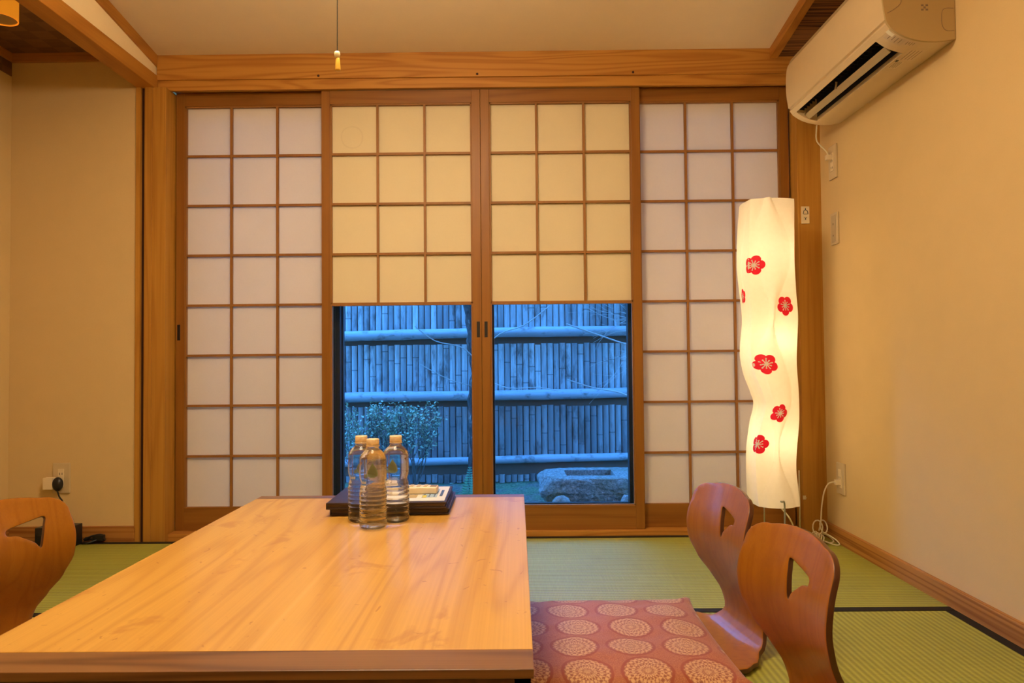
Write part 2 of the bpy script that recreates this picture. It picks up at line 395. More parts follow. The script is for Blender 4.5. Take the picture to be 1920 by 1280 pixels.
# ============================================================ GARDEN
# ground
k = NT('mossy_ground'); v = k.coords(); n = k.noise(v, 3.5, 6, 0.65); n2 = k.noise(v, 55, 5, 0.7); vo = k.n('TexVoronoi'); k.l(v, vo.inputs['Vector']); vo.inputs['Scale'].default_value = 40
c1 = k.ramp(n2, [(0.3, (0.05, 0.045, 0.035)), (0.7, (0.26, 0.24, 0.21))]); c2 = k.ramp(n2, [(0.3, (0.03, 0.05, 0.03)), (0.7, (0.20, 0.27, 0.15))])
k.bump(k.math('ADD', n2, vo.outputs['Distance']), 0.8, 0.01)
M['ground'] = k.base(k.mix(k.ramp(n, [(0.42, 0.0), (0.55, 1.0)]), c1, c2), 0.9, 0.2)
from mathutils import noise as mn
b = BM(); nx, ny = 90, 60; vs = []
for j in range(ny+1):
    row = []
    for i in range(nx+1):
        x = -3.4+6.4*i/nx; y = 3.16+4.2*j/ny
        row.append(b.verts.new((x, y, -0.165+0.022*mn.noise(Vector((x*3, y*3, 0)))+0.012*mn.noise(Vector((x*11, y*11, 2))))))
    vs.append(row)
for j in range(ny):
    for i in range(nx): b.faces.new((vs[j][i], vs[j][i+1], vs[j+1][i+1], vs[j+1][i]))
struct('ground', b, M['ground'], smooth=True)
# unseen deep eave, added to cut sky light on the lower fence
struct('trim_16', box(BM(), -4.0, 3.5, 3.15, 4.12, 2.50, 2.60), M['post'])
# bamboo fence
k = NT('weathered_shaded_bamboo')
t = k.n('TexCoord'); s = k.n('SeparateXYZ'); k.l(t.outputs['Object'], s.inputs[0])
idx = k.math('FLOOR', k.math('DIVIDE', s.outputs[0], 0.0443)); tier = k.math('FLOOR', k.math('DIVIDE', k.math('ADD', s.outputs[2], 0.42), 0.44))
cv = k.n('CombineXYZ'); k.l(idx, cv.inputs[0]); k.l(tier, cv.inputs[1]); wn_ = k.n('TexWhiteNoise', noise_dimensions='2D'); k.l(cv.outputs[0], wn_.inputs['Vector'])
st = k.noise(k.coords((60, 20, 4)), 1.5, 4, 0.6); pat = k.noise(k.coords((6, 6, 2.2)), 2.0, 4, 0.65)
col = k.mix(wn_.outputs['Value'], (0.38, 0.38, 0.40, 1), (0.64, 0.65, 0.66, 1))
col = k.mix(k.math('LESS_THAN', s.outputs[2], 0.43), col, k.mix(wn_.outputs['Value'], (0.20, 0.175, 0.175, 1), (0.40, 0.37, 0.37, 1)))  # lower tiers: brownish staining plus dimmer light put into the slat colour
at_ = k.n('Attribute'); at_.attribute_name = 'node_dirt'; col = k.mix(k.math('MULTIPLY', at_.outputs['Fac'], 0.85), col, (0.07, 0.06, 0.06, 1))
col = k.mix(k.ramp(st, [(0.35, 0.45), (0.6, 0.0)]), col, (0.22, 0.19, 0.17, 1))
col = k.mix(k.ramp(pat, [(0.53, 0.0), (0.68, 0.85)]), col, (0.14, 0.11, 0.10, 1))
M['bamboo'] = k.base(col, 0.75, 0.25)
k = NT('bamboo_rail'); st = k.noise(k.coords((3, 30, 30)), 2, 4, 0.6); pat = k.noise(k.coords((5, 8, 8)), 2.0, 4, 0.65)
col = k.mix(st, (0.26, 0.27, 0.30, 1), (0.46, 0.47, 0.50, 1)); col = k.mix(k.ramp(pat, [(0.55, 0.0), (0.70, 0.8)]), col, (0.12, 0.10, 0.09, 1))
M['rail'] = k.base(col, 0.6, 0.3)
fence = thing('bamboo_fence', 'tall weathered split bamboo fence with three horizontal poles across the garden', 'fence', (-0.2, 5.25, -0.16))
FB = BM(); bw = 0.0443; dirt = FB.loops.layers.float_color.new('node_dirt'); vd = {}
tiers = [(-0.165, -0.052, 0.05), (0.01, 0.46, 0.07), (0.46, 0.90, 0.065), (0.90, 1.90, 0.0)]
for ti, (za, zb, gp) in enumerate(tiers):
    for i in range(-52, 44):
        x = i*bw; jit = random.uniform(-0.004, 0.004); wq = random.uniform(0.455, 0.488)
        za_, zb_ = za+random.uniform(-.004, .012), zb-gp+random.uniform(-0.008, 0.004)*(gp > 0)
        h = zb_-za_
        node = za_+random.uniform(0.05, 0.95)*max(h, 0.3)
        levels = [za_]
        if za_ < node < zb_-0.02: levels += [node-0.006, node-0.002, node+0.001, node+0.006]
        levels.append(zb_)
        node2 = node+0.33+random.uniform(-.05, .05)
        if node2 < zb_-0.02: levels = levels[:-1]+[node2-0.006, node2-0.002, node2+0.001, node2+0.006, zb_]
        rows = []
        for z in levels:
            bul = 1.0
            for nd in (node, node2):
                if abs(z-(nd-0.002)) < 1e-6: bul = 1.12
                if abs(z-(nd+0.001)) < 1e-6: bul = 0.86
            row = []; dv = 1.0 if bul < 0.9 else (0.55 if bul > 1.05 else 0.0)
            if z == levels[0] and ti > 0 and i % 3 != 1: dv = max(dv, (i*37 % 10)/10)
            for q in range(7):
                a = PI*q/6
                row.append(FB.verts.new((x+bw/2-math.cos(a)*bw*wq, 5.20+jit+0.022-math.sin(a)*0.019*bul, z))); vd[row[-1]] = dv
            rows.append(row)
        for r0, r1 in zip(rows[:-1], rows[1:]):
            for q in range(6): FB.faces.new((r0[q], r0[q+1], r1[q+1], r1[q]))
for f_ in FB.faces:
    for l_ in f_.loops: l_[dirt] = (vd[l_.vert],)*3+(1,)
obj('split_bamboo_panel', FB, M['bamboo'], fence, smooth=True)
obj('backing_board', box(BM(), -2.35, 1.98, 5.224, 5.245, -0.165, 1.88), plain('fence_backing', (0.16, 0.09, 0.06), 0.9), fence)
for zc, dz in ((0.912, 0.010), (0.468, 0.012), (0.006, 0.012)):
    b = BM(); n_ = 46; pts = []; rr = []
    for i in range(n_+1):
        x = -2.3+4.25*i/n_; pts.append((x, 5.165+0.003*math.sin(i), zc+dz*(x+0.2)+0.004*math.sin(x*2.3+zc*9)))
        rr.append((0.036 if zc > 0.1 else 0.028)*(1.0+(0.07 if i % 11 == 5 else 0.0))*(1+0.03*math.sin(x*5)))
    tube(b, pts, rr, 12); obj('rail_pole', b, M['rail'], fence, smooth=True)
# tree trunk
k = NT('bark'); v = k.coords((1, 1, 0.5)); n = k.noise(v, 32, 6, 0.7); k.bump(n, 1.0, 0.02)
M['bark'] = k.base(k.ramp(n, [(0.40, (0.05, 0.04, 0.035)), (0.60, (0.12, 0.10, 0.09)), (0.74, (0.50, 0.46, 0.42))]), 0.9, 0.2)
tree = thing('garden_tree', 'dark rough tree trunk beside the central door stile in the garden', 'tree', (-0.22, 4.6, -0.16))
pts = smooth_pts([(-0.235, 4.6, -0.18), (-0.235, 4.6, 0.05), (-0.23, 4.6, 0.2), (-0.245, 4.6, 0.42), (-0.225, 4.6, 0.63), (-0.245, 4.61, 0.85), (-0.265, 4.62, 1.07), (-0.30, 4.63, 1.5), (-0.32, 4.65, 2.1)], 5)
rr = [0.09-0.02*min(1, i/10)+0.006*math.sin(i*2.1)+0.004*math.sin(i*5.3) for i in range(len(pts))]
obj('trunk', tube(BM(), pts, rr, 14), M['bark'], tree, smooth=True)
M['twig'] = plain('twig_bark', (0.50, 0.47, 0.45), 0.8)
b = BM(); tube(b, smooth_pts([(-0.24, 4.58, 0.70), (-0.34, 4.50, 0.80), (-0.5, 4.45, 0.84), (-0.62, 4.4, 0.93)], 4), 0.0035, 5)
tube(b, smooth_pts([(-0.26, 4.58, 0.55), (-0.42, 4.5, 0.60), (-0.6, 4.45, 0.70)], 4), 0.003, 5)
tube(b, smooth_pts([(-0.24, 4.56, 0.76), (-0.10, 4.45, 0.88), (0.05, 4.4, 0.93), (0.2, 4.35, 1.04)], 4), 0.004, 5)
tube(b, smooth_pts([(-0.20, 4.56, 0.60), (-0.05, 4.45, 0.545), (0.12, 4.4, 0.55), (0.25, 4.35, 0.53)], 4), 0.003, 5)
obj('twigs', b, M['twig'], tree)
# shrub (left)
M['leaf'] = plain('shrub_leaf', (0.30, 0.37, 0.24), 0.5, var=0.5, sc=9)
shrub = thing('leafy_shrub', 'small pale leaved shrub in front of the bamboo fence behind the bottles', 'shrub', (-0.80, 4.75, -0.16))
sb, lb = BM(), BM(); tips = []
rnd = random.Random(3)
def leaf(b, p, L, d, up):
    d = d.normalized(); s_ = d.cross(up)
    if s_.length < 1e-3: s_ = d.orthogonal()
    s_.normalize(); n_ = s_.cross(d)
    q = [p, p+d*L*0.45+s_*L*0.26+n_*L*0.05, p+d*L, p+d*L*0.45-s_*L*0.26+n_*L*0.05]
    V = [b.verts.new(x) for x in q]; b.faces.new(V)
def branch(p, d, L, r, depth):
    pts = [p]; dd = d.normalized()
    for i in range(4):
        dd = (dd+Vector((rnd.uniform(-.25, .25), rnd.uniform(-.2, .2), rnd.uniform(-.08, .2)))).normalized()
        pts.append(pts[-1]+dd*L/4)
    tube(sb, pts, [r*(1-0.15*i) for i in range(5)], 5)
    if depth == 0:
        for i in range(14):
            q = pts[rnd.randint(1, 4)]+Vector((rnd.gauss(0, .018), rnd.gauss(0, .018), rnd.gauss(0, .018)))
            leaf(lb, q, rnd.uniform(.016, .03), Vector((rnd.uniform(-1, 1), rnd.uniform(-1, .3), rnd.uniform(-.5, 1))), Vector((rnd.uniform(-1, 1), rnd.uniform(-1, 1), 1)))
        return
    for i in range(3 if depth > 1 else 4):
        branch(pts[rnd.randint(2, 4)], dd+Vector((rnd.uniform(-.9, .9), rnd.uniform(-.6, .6), rnd.uniform(-.2, .7))), L*0.62, r*0.6, depth-1)
for i in range(17):
    branch(Vector((-0.84+rnd.uniform(-.20, .20), 4.75+rnd.uniform(-.06, .06), -0.17)), Vector((rnd.uniform(-.8, .8), rnd.uniform(-.3, .3), 1.1)), 0.33, 0.006, 2)
obj('stems', sb, plain('shrub_stem', (0.14, 0.12, 0.11), 0.8), shrub); obj('foliage', lb, M['leaf'], shrub)
# bare shrub at the right with fine twigs
bare = thing('bare_shrub', 'leafless twiggy branches reaching in from the right over the stone basin', 'shrub', (1.05, 4.3, -0.16))
sb = BM(); rnd = random.Random(12)
def tw(p, d, L, r, depth, up=0.1):
    pts = [p]; dd = d.normalized()
    for i in range(5):
        dd = (dd+Vector((rnd.uniform(-.16, .16), rnd.uniform(-.12, .12), rnd.uniform(-.16, .16)+up*0.2))).normalized(); pts.append(pts[-1]+dd*L/5)
    tube(sb, pts, [max(r*(1-0.13*i), 0.0008) for i in range(6)], 5)
    if depth:
        for i in range(4):
            tw(pts[rnd.randint(1, 5)], dd+Vector((rnd.uniform(-.5, .4), rnd.uniform(-.4, .4), rnd.uniform(-.7, .7))), L*0.6, r*0.55, depth-1, up)
tube(sb, smooth_pts([(1.10, 4.3, -0.2), (1.08, 4.3, 0.3), (1.02, 4.3, 0.75), (0.98, 4.3, 1.2)], 4), 0.012, 8)
tw(Vector((1.06, 4.3, 0.28)), Vector((-0.5, 0, 0.35)), 0.34, 0.008, 0)
tube(sb, smooth_pts([(1.05, 4.3, 0.05), (0.80, 4.3, 0.36), (0.66, 4.3, 0.50), (0.45, 4.3, 0.55), (0.30, 4.3, 0.60)], 6), [0.008-0.0002*i for i in range(25)], 6)
for z, dx in ((1.0, -1), (0.92, -1), (1.12, -0.8), (0.86, -1), (1.06, -1), (0.97, -0.9), (1.18, -1)):
    tw(Vector((1.0, 4.3, z)), Vector((dx, rnd.uniform(-.2, .2), rnd.uniform(-.15, .25))), 0.42, 0.0045, 2)
tube(sb, smooth_pts([(0.95, 4.3, 0.74), (0.68, 4.3, 0.80), (0.50, 4.3, 0.86), (0.30, 4.3, 0.93)], 6), 0.005, 6)
obj('branches', sb, M['twig'], bare)
ev = thing('evergreen_tree', 'dark evergreen foliage at the upper right beyond the bare twigs', 'tree', (1.75, 4.86, -0.16))
obj('trunk', tube(BM(), smooth_pts([(1.75, 4.88, -0.2), (1.72, 4.88, 0.6), (1.70, 4.88, 1.4), (1.62, 4.86, 2.3)], 4), 0.05, 10), M['bark'], ev, smooth=True)
lb = BM(); rnd = random.Random(21)
for i in range(5200):
    th = rnd.uniform(0, 2*PI); ph = math.acos(rnd.uniform(-1, 1)); rr_ = rnd.uniform(0.55, 1)**0.5
    c_ = ((1.55, 4.86, 1.75), (1.12, 4.86, 1.30), (1.95, 4.86, 1.35), (1.1, 4.86, 1.9))[i % 4]; a_ = ((0.55, 0.2, 0.5), (0.42, 0.2, 0.33), (0.5, 0.2, 0.5), (0.45, 0.2, 0.4))[i % 4]
    p = Vector((c_[0]+a_[0]*rr_*math.sin(ph)*math.cos(th), c_[1]+a_[1]*rr_*math.sin(ph)*math.sin(th), c_[2]+a_[2]*rr_*math.cos(ph)))
    leaf(lb, p, rnd.uniform(.035, .06), Vector((rnd.uniform(-1, 1), rnd.uniform(-1, 1), rnd.uniform(-1, .5))), Vector((rnd.uniform(-1, 1), rnd.uniform(-1, 1), 1)))
obj('foliage', lb, plain('evergreen_leaf', (0.10, 0.22, 0.09), 0.5, var=0.4, sc=9), ev)
# fern
fern = thing('fern', 'small bright green fern frond beside the tree trunk', 'fern', (-0.31, 4.5, -0.16))
b = BM()
M['fern'] = plain('fern_green', (0.08, 0.28, 0.16), 0.5, var=0.3)
for a0, ln, lean in ((0, .21, 0.012), (0.5, .10, 0.05)):
    base = Vector((-0.31, 4.48, -0.16)); pp = [base+Vector((lean*t*1.2, 0.02*t, ln*t)) for t in [i/14 for i in range(15)]]
    tube(b, pp, 0.0016, 4)
    for i, p in enumerate(pp[2:]):
        L = 0.05*(1-abs(i-3)/12)
        for sgn in (-1, 1): leaf(b, p, L, Vector((sgn, -0.1, 0.15)), Vector((0, -1, 0.4)))
obj('fronds', b, M['fern'], fern)
# stone basin
k = NT('granite'); v = k.coords(); n = k.noise(v, 70, 6, 0.75); n2 = k.noise(v, 7, 4, 0.6); k.bump(k.math('ADD', n, n2), 0.8, 0.012)
c = k.ramp(n, [(0.3, (0.07, 0.07, 0.065)), (0.5, (0.22, 0.22, 0.205)), (0.72, (0.45, 0.45, 0.42))])
M['granite'] = k.base(k.mix(k.ramp(n2, [(0.5, 0.0), (0.68, 0.6)]), c, (0.14, 0.15, 0.08, 1)), 0.85, 0.25)
def rock(bm, cx, cy, cz, rx, ry, rz, seed, sub=3, sq=0.0, amp=0.12):
    r = bmesh.ops.create_icosphere(bm, subdivisions=sub, radius=1.0)['verts']
    for v in r:
        d = v.co.normalized(); e = 2.0+sq*6
        p = (abs(d.x)**e+abs(d.y)**e+abs(d.z)**e)**(-1/e)
        n_ = 1+amp*mn.noise(d*1.8+Vector((seed, seed, 0)))+amp*0.35*mn.noise(d*5+Vector((seed, 0, seed)))
        v.co = Vector((cx+d.x*p*n_*rx, cy+d.y*p*n_*ry, cz+d.z*p*n_*rz))
basin = thing('stone_basin', 'rough rectangular stone water basin with square hollow in front of the fence', 'basin', (0.46, 4.17, -0.16))
b = BM(); rock(b, 0.50, 4.18, -0.045, 0.37, 0.215, 0.14, 3.3, 6, 0.6, 0.09)
for v in b.verts:
    if v.co.z > 0.062: v.co.z = 0.062+0.10*(v.co.z-0.062)
    if v.co.z < -0.02:
        q_ = min(1.0, (-0.02-v.co.z)/0.14); v.co.y = 4.18+(v.co.y-4.18)*(1-0.30*q_); v.co.x = 0.50+(v.co.x-0.50)*(1-0.18*q_)
    d_ = 0.006*mn.noise(v.co*22)+0.004*mn.noise(v.co*60); v.co.z += d_*(0.3 if v.co.z > 0.05 else 1); v.co.y += d_
bo = obj('stone_block', b, M['granite'], basin, smooth=False)
cu = obj('cutter', box(BM(), 0.275, 0.550, 4.07, 4.27, 0.012, 0.2), None)
md = bo.modifiers.new('b', 'BOOLEAN'); md.operation = 'DIFFERENCE'; md.object = cu
bpy.context.view_layer.update(); dg = bpy.context.evaluated_depsgraph_get()
nm = bpy.data.meshes.new_from_object(bo.evaluated_get(dg)); bo.modifiers.clear(); bo.data = nm
bpy.data.objects.remove(cu)
b = BM(); box(b, 0.276, 0.549, 4.071, 4.269, 0.0125, 0.030)
obj('water_surface', b, plain('dark_water', (0.03, 0.03, 0.025), 0.08, 0.6), basin)
for i, (x, y, z, a, c_, h, lb_) in enumerate([(0.232, 3.86, -0.085, 0.055, 0.045, 0.078, 'grey garden stone left in front of the stone basin'), (0.595, 3.86, -0.085, 0.052, 0.045, 0.080, 'grey garden stone right in front of the stone basin'), (0.02, 4.0, -0.16, 0.05, 0.04, 0.04, 'small half buried garden stone left of the stone basin')]):
    b = BM(); rock(b, x, y, z, a, c_, h, 5.1*i+1, 3, 0.1)
    o = obj('garden_stone', b, M['granite'], smooth=True); tag(o, lb_, 'stone', 'garden stones around the basin')

# ============================================================ CEILING LAMP (above the table, out of frame) with pull cord
def emit(name, c, s):
    k = NT(name); k.b.inputs['Base Color'].default_value = (0.8, 0.7, 0.5, 1)
    k.b.inputs['Emission Color'].default_value = (c[0], c[1], c[2], 1); k.b.inputs['Emission Strength'].default_value = s
    return k.m
LX, LY = -0.372, 1.50
cl = thing('ceiling_lamp', 'ceiling lamp above the table, seen by its hanging pull cord with yellow knob', 'lamp', (LX, LY, ceilz(LY)))
b = BM(); lathe(b, [(0.02, 1.795), (0.20, 1.80), (0.245, 1.82), (0.25, 1.87), (0.235, 1.915), (0.05, 1.925)], LX, LY, 0, 48)
obj('diffuser', b, emit('lamp_diffuser', WARM, CEIL_LAMP), cl, smooth=True)
b = BM(); lathe(b, [(0.012, 1.92), (0.012, ceilz(LY)+0.02)], LX, LY, 0, 24); obj('stem', b, M['lintel'], cl)
zk = 1.350
obj('pull_cord', tube(BM(), [(LX, LY, 1.794), (LX+0.001, LY, 1.6), (LX, LY, zk+0.02)], 0.0009, 6), plain('grey_cord', (0.03, 0.03, 0.02), 0.8, 0.1), cl)
b = BM(); lathe(b, [(0.001, 0.010), (0.005, 0.008), (0.0065, 0.003), (0.0055, -0.003), (0.004, -0.005)], LX, LY, zk+0.012, 16)
obj('knob_bead', b, plain('cream_bead', (0.85, 0.75, 0.45), 0.35), cl, smooth=True)
b = BM(); lathe(b, [(0.0035, 0.0), (0.0045, -0.004), (0.0058, -0.026), (0.0055, -0.0275)], LX+0.0012, LY, zk+0.0075, 16)
obj('pull_knob', b, plain('yellow_knob', (0.85, 0.52, 0.06), 0.35), cl, smooth=True)
# unseen fill lamp, added behind the camera for frontal light
cl2 = thing('fill_lamp', 'added round fill lamp behind the viewer, unseen', 'lamp', (0.1, -0.9, 2.3))
b = BM(); lathe(b, [(0.02, 1.795), (0.20, 1.80), (0.245, 1.82), (0.25, 1.87), (0.235, 1.915), (0.05, 1.925)], 0.1, -0.9, 0, 32)
obj('diffuser', b, emit('fill_lamp_diffuser', WARM, CEIL_LAMP*0.30), cl2, smooth=True)
b = BM(); lathe(b, [(0.012, 1.92), (0.012, 2.34)], 0.1, -0.9, 0, 16); obj('stem', b, M['lintel'], cl2)
# small amber lamp in the alcove
ax, ay = -1.752, 2.42
al = thing('alcove_lamp', 'amber cylindrical lamp hanging from the dark woven ceiling at upper left', 'lamp', (ax, ay, 1.993))
b = BM(); seg = 40; lathe(b, [(0.052, 1.896), (0.052, 1.99)], ax, ay, 0, seg, (False, False)); lathe(b, [(0.049, 1.99), (0.049, 1.896)], ax, ay, 0, seg, (False, False))
k = NT('amber_shade'); k.base((0.75, 0.33, 0.05), 0.5); k.b.inputs['Emission Color'].default_value = (1.0, 0.32, 0.015, 1); k.b.inputs['Emission Strength'].default_value = 0.55
obj('lamp_shade', b, k.m, al, smooth=True)
b = BM(); lathe(b, [(0.049, 1.900), (0.049, 1.904)], ax, ay, 0, seg)
obj('bottom_diffuser', b, plain('smoked_diffuser', (0.35, 0.22, 0.09), 0.5), al)
b = BM(); lathe(b, [(0.035, 1.9902), (0.035, 1.997)], ax, ay, 0, 24); obj('ceiling_mount', b, M['darkgap'], al)

# ============================================================ TABLE
def table_extra(k, col):
    v = k.coords()
    # lighter joint between the two planks, blotches and scratches
    t = k.n('TexCoord'); s = k.n('SeparateXYZ'); k.l(t.outputs['Object'], s.inputs[0])
    d = k.math('ABSOLUTE', k.math('SUBTRACT', s.outputs[0], k.math('ADD', -0.352, k.math('MULTIPLY', k.noise(k.coords((0, 2, 0)), 2, 2), 0.004))))
    g = k.math('MAXIMUM', k.math('SUBTRACT', 1.0, k.math('MULTIPLY', d, 110.0)), 0.0)
    col = k.mix(k.math('MULTIPLY', g, 0.45), col, (0.92, 0.56, 0.17, 1))
    n = k.noise(k.coords((9, 6, 1), (3, 5, 0)), 1.3, 4, 0.6, 0.6)
    col = k.mix(k.ramp(n, [(0.60, 0.0), (0.68, 0.5)]), col, (0.46, 0.19, 0.035, 1))
    n3 = k.noise(k.coords((26, 17, 1), (8, 1, 0)), 1.3, 2, 0.5, 1.6)
    col = k.mix(k.ramp(n3, [(0.69, 0.0), (0.73, 0.5)]), col, (0.34, 0.12, 0.02, 1))
    return col
M['ttop'] = wood('tabletop_wood', (0.75, 0.435, 0.090), (0.50, 0.235, 0.034), 'Y', across=1.3, along=0.9, rings=9, contrast=0.55, rough=0.42, spec=0.5, coat=0.6, crough=0.17, seed=9, extra=table_extra)
M['tend'] = wood('table_end_wood', (0.27, 0.125, 0.04), (0.12, 0.045, 0.015), 'X', across=2.2, rings=5, contrast=1.1, rough=0.42, spec=0.5, coat=0.3, crough=0.25, seed=11)
M['tleg'] = wood('table_leg_wood', (0.12, 0.042, 0.012), (0.06, 0.02, 0.006), 'Z', rough=0.5, seed=12)
TX0, TX1, TY0, TY1, TZ = -0.724, 0.018, 0.889, 2.040, 0.34
tb = thing('low_table', 'low rectangular golden wood table with darker end boards and dark legs', 'table', ((TX0+TX1)/2, (TY0+TY1)/2, 0), 0.012)
def tb_box(*a, **k_): return box(BM(), *a, **k_)
obj('tabletop', tb_box(TX0, TX1, TY0+0.062, TY1-0.042, TZ-0.012, TZ, bev=0.0015), M['ttop'], tb)
obj('end_board', tb_box(TX0, TX1, TY0, TY0+0.062, TZ-0.012, TZ-0.0002, bev=0.0015), M['tend'], tb, label='darker brown end board')
obj('end_board', tb_box(TX0, TX1, TY1-0.042, TY1, TZ-0.012, TZ-0.0002, bev=0.0015), M['tend'], tb, label='darker brown end board')
b = BM(); i_ = 0.004
box(b, TX0+i_, TX1-i_, TY0+i_, TY0+i_+0.02, TZ-0.075, TZ-0.012); box(b, TX0+i_, TX1-i_, TY1-i_-0.02, TY1-i_, TZ-0.075, TZ-0.012)
box(b, TX0+i_, TX0+i_+0.02, TY0+i_, TY1-i_, TZ-0.075, TZ-0.012); box(b, TX1-i_-0.02, TX1-i_, TY0+i_, TY1-i_, TZ-0.075, TZ-0.012)
obj('apron', b, M['tleg'], tb)
for x in (TX0+0.045, TX1-0.105):
    for y in (TY0+0.045, TY1-0.105): obj('leg', tb_box(x, x+0.06, y, y+0.06, 0.0005, TZ-0.012, bev=0.003), M['tleg'], tb)

# ============================================================ BENTWOOD FLOOR CHAIRS
k_extra = None
M['chair'] = wood('chair_veneer', (0.40, 0.150, 0.008), (0.27, 0.086, 0.004), 'Z', across=3.0, along=1.5, rings=5, contrast=0.45, rough=0.38, spec=0.22, coat=0.17, crough=0.12, seed=14)
M['chair_edge'] = plain('chair_dark_edge', (0.085, 0.022, 0.006), 0.4, coat=0.3)
PROF = smooth_pts([(0.42, 0, 0.010), (0.30, 0, 0.010), (0.15, 0, 0.010), (0.03, 0, 0.0105), (-0.022, 0, 0.016), (-0.050, 0, 0.045), (-0.046, 0, 0.10), (-0.022, 0, 0.16), (-0.002, 0, 0.21), (0.006, 0, 0.255), (0.002, 0, 0.30), (-0.011, 0, 0.345), (-0.026, 0, 0.393)], 8)
SL = [0.0]
for p, q in zip(PROF[:-1], PROF[1:]): SL.append(SL[-1]+(q-p).length)
STOT = SL[-1]
def prof(s):
    s = max(0.0, min(STOT, s))
    for i in range(len(SL)-1):
        if s <= SL[i+1]+1e-9:
            t = (s-SL[i])/max(1e-9, SL[i+1]-SL[i]); return PROF[i].lerp(PROF[i+1], t)
    return PROF[-1]
def s_at_z(z):
    for i in range(len(SL)-1):
        if PROF[i].z <= z <= PROF[i+1].z and SL[i] > 0.42: return SL[i]+(SL[i+1]-SL[i])*(z-PROF[i].z)/(PROF[i+1].z-PROF[i].z)
    return STOT
WID = [(0.0, 0.17), (0.02, 0.192), (0.08, 0.20), (0.30, 0.205), (0.38, 0.20), (0.42, 0.172), (0.455, 0.125), (0.49, 0.104), (0.53, 0.112), (0.57, 0.132), (0.62, 0.151), (0.68, 0.165), (0.73, 0.167), (0.80, 0.160)]
def wid(s):
    for (a, wa), (c, wc) in zip(WID[:-1], WID[1:]):
        if s <= c: t = (s-a)/(c-a); t = t*t*(3-2*t); return wa+(wc-wa)*t
    return WID[-1][1]
def chair(name, label, loc, rot, hole, seatdir=1):
    root = thing(name, label, 'chair', loc, rot, 'bentwood floor chairs')
    # 2-D outline in (u, s)
    outl = []
    s = 0.0; stop = STOT-0.055
    N = 60
    right = [(wid(stop*i/N), stop*i/N) for i in range(N+1)]
    w1 = wid(stop); top = []
    for i in range(1, 16):
        a = PI/2*i/16
        top.append((w1-0.062+0.062*math.cos(a), stop+0.043*math.sin(a)))
    for i in range(0, 9): # gently arched top
        t = i/8; u = (w1-0.062)*(1-2*t); top.append((u, stop+0.043+0.012*(1-(u/(w1-0.062))**2)))
    for i in range(1, 16):
        a = PI/2*(1-i/16); top.append((-(w1-0.062+0.062*math.cos(a)), stop+0.043*math.sin(a)))
    outl = right+top+[(-u_, s_) for u_, s_ in right[::-1]]
    # dedupe
    o2 = []
    for p in outl:
        if not o2 or (abs(p[0]-o2[-1][0])+abs(p[1]-o2[-1][1])) > 1e-4: o2.append(p)
    outl = o2
    hs = [Vector((u_, s_, 0)) for u_, s_ in hole]
    hp = [(p.x, p.y) for p in smooth_pts([(a.x, a.y, 0) for a in hs], 5, True)]
    pts = [Vector(p) for p in outl]; no = len(outl); edges = [(i, (i+1) % no) for i in range(no)]
    h0 = len(pts); pts += [Vector(p) for p in hp]; nh = len(hp); edges += [(h0+i, h0+(i+1) % nh) for i in range(nh)]
    def inside(px, py, poly):
        c = False; n_ = len(poly); j = n_-1
        for i in range(n_):
            xi, yi = poly[i]; xj, yj = poly[j]
            if (yi > py) != (yj > py) and px < (xj-xi)*(py-yi)/(yj-yi)+xi: c = not c
            j = i
        return c
    gs = 0.012
    for i in range(-18, 19):
        for j in range(1, int(STOT/gs)):
            u_, s_ = i*gs, j*gs
            if abs(u_) < wid(s_)-0.006 and inside(u_, s_, outl) and not inside(u_, s_, hp):
                if min((u_-a)**2+(s_-c)**2 for a, c in hp) > 0.005**2: pts.append(Vector((u_, s_)))
    V2, E2, F2, *_ = geometry.delaunay_2d_cdt(pts, edges, [], 0, 1e-5)
    b = BM(); vs = []
    for p in V2:
        q = prof(p.y); u_ = p.x; z = q.z
        # concave dish of the back, slightly dished seat
        kb = max(0.0, min(1.0, (p.y-0.50)/0.12)); dish = 0.026*kb*(u_/0.18)**2
        sd = 0.006*(1-kb)*(u_/0.2)**2
        vs.append(b.verts.new((q.x+dish, u_, z+sd+0.001)))
    for f in F2:
        cx = sum(V2[i].x for i in f)/len(f); cy = sum(V2[i].y for i in f)/len(f)
        if inside(cx, cy, outl) and not inside(cx, cy, hp):
            try: b.faces.new([vs[i] for i in f])
            except ValueError: pass
    bmesh.ops.recalc_face_normals(b, faces=b.faces[:])
    # front side must look forward/up (+x / +z)
    f0 = max(b.faces, key=lambda f: f.calc_center_median().x)
    if f0.normal.z < 0: bmesh.ops.reverse_faces(b, faces=b.faces[:])
    o = obj('bent_shell', b, M['chair'], root, smooth=True)
    o.matrix_parent_inverse = Matrix.Identity(4)
    o.data.materials.append(M['chair_edge'])
    so = o.modifiers.new('s', 'SOLIDIFY'); so.thickness = 0.0115; so.offset = -1.0; so.material_offset_rim = 1; so.use_even_offset = True
    be = o.modifiers.new('b', 'BEVEL'); be.width = 0.0022; be.segments = 2; be.limit_method = 'ANGLE'; be.angle_limit = math.radians(50)
    return root
zs = lambda z: s_at_z(z)
holeA = [(-0.012, zs(0.335)), (0.018, zs(0.331)), (0.050, zs(0.325)), (0.070, zs(0.319)), (0.069, zs(0.307)), (0.052, zs(0.304)), (0.036, zs(0.294)), (0.014, zs(0.278)), (0.002, zs(0.263)), (-0.004, zs(0.290)), (-0.009, zs(0.315))]
holeL = [(u_, s_) for u_, s_ in holeA]
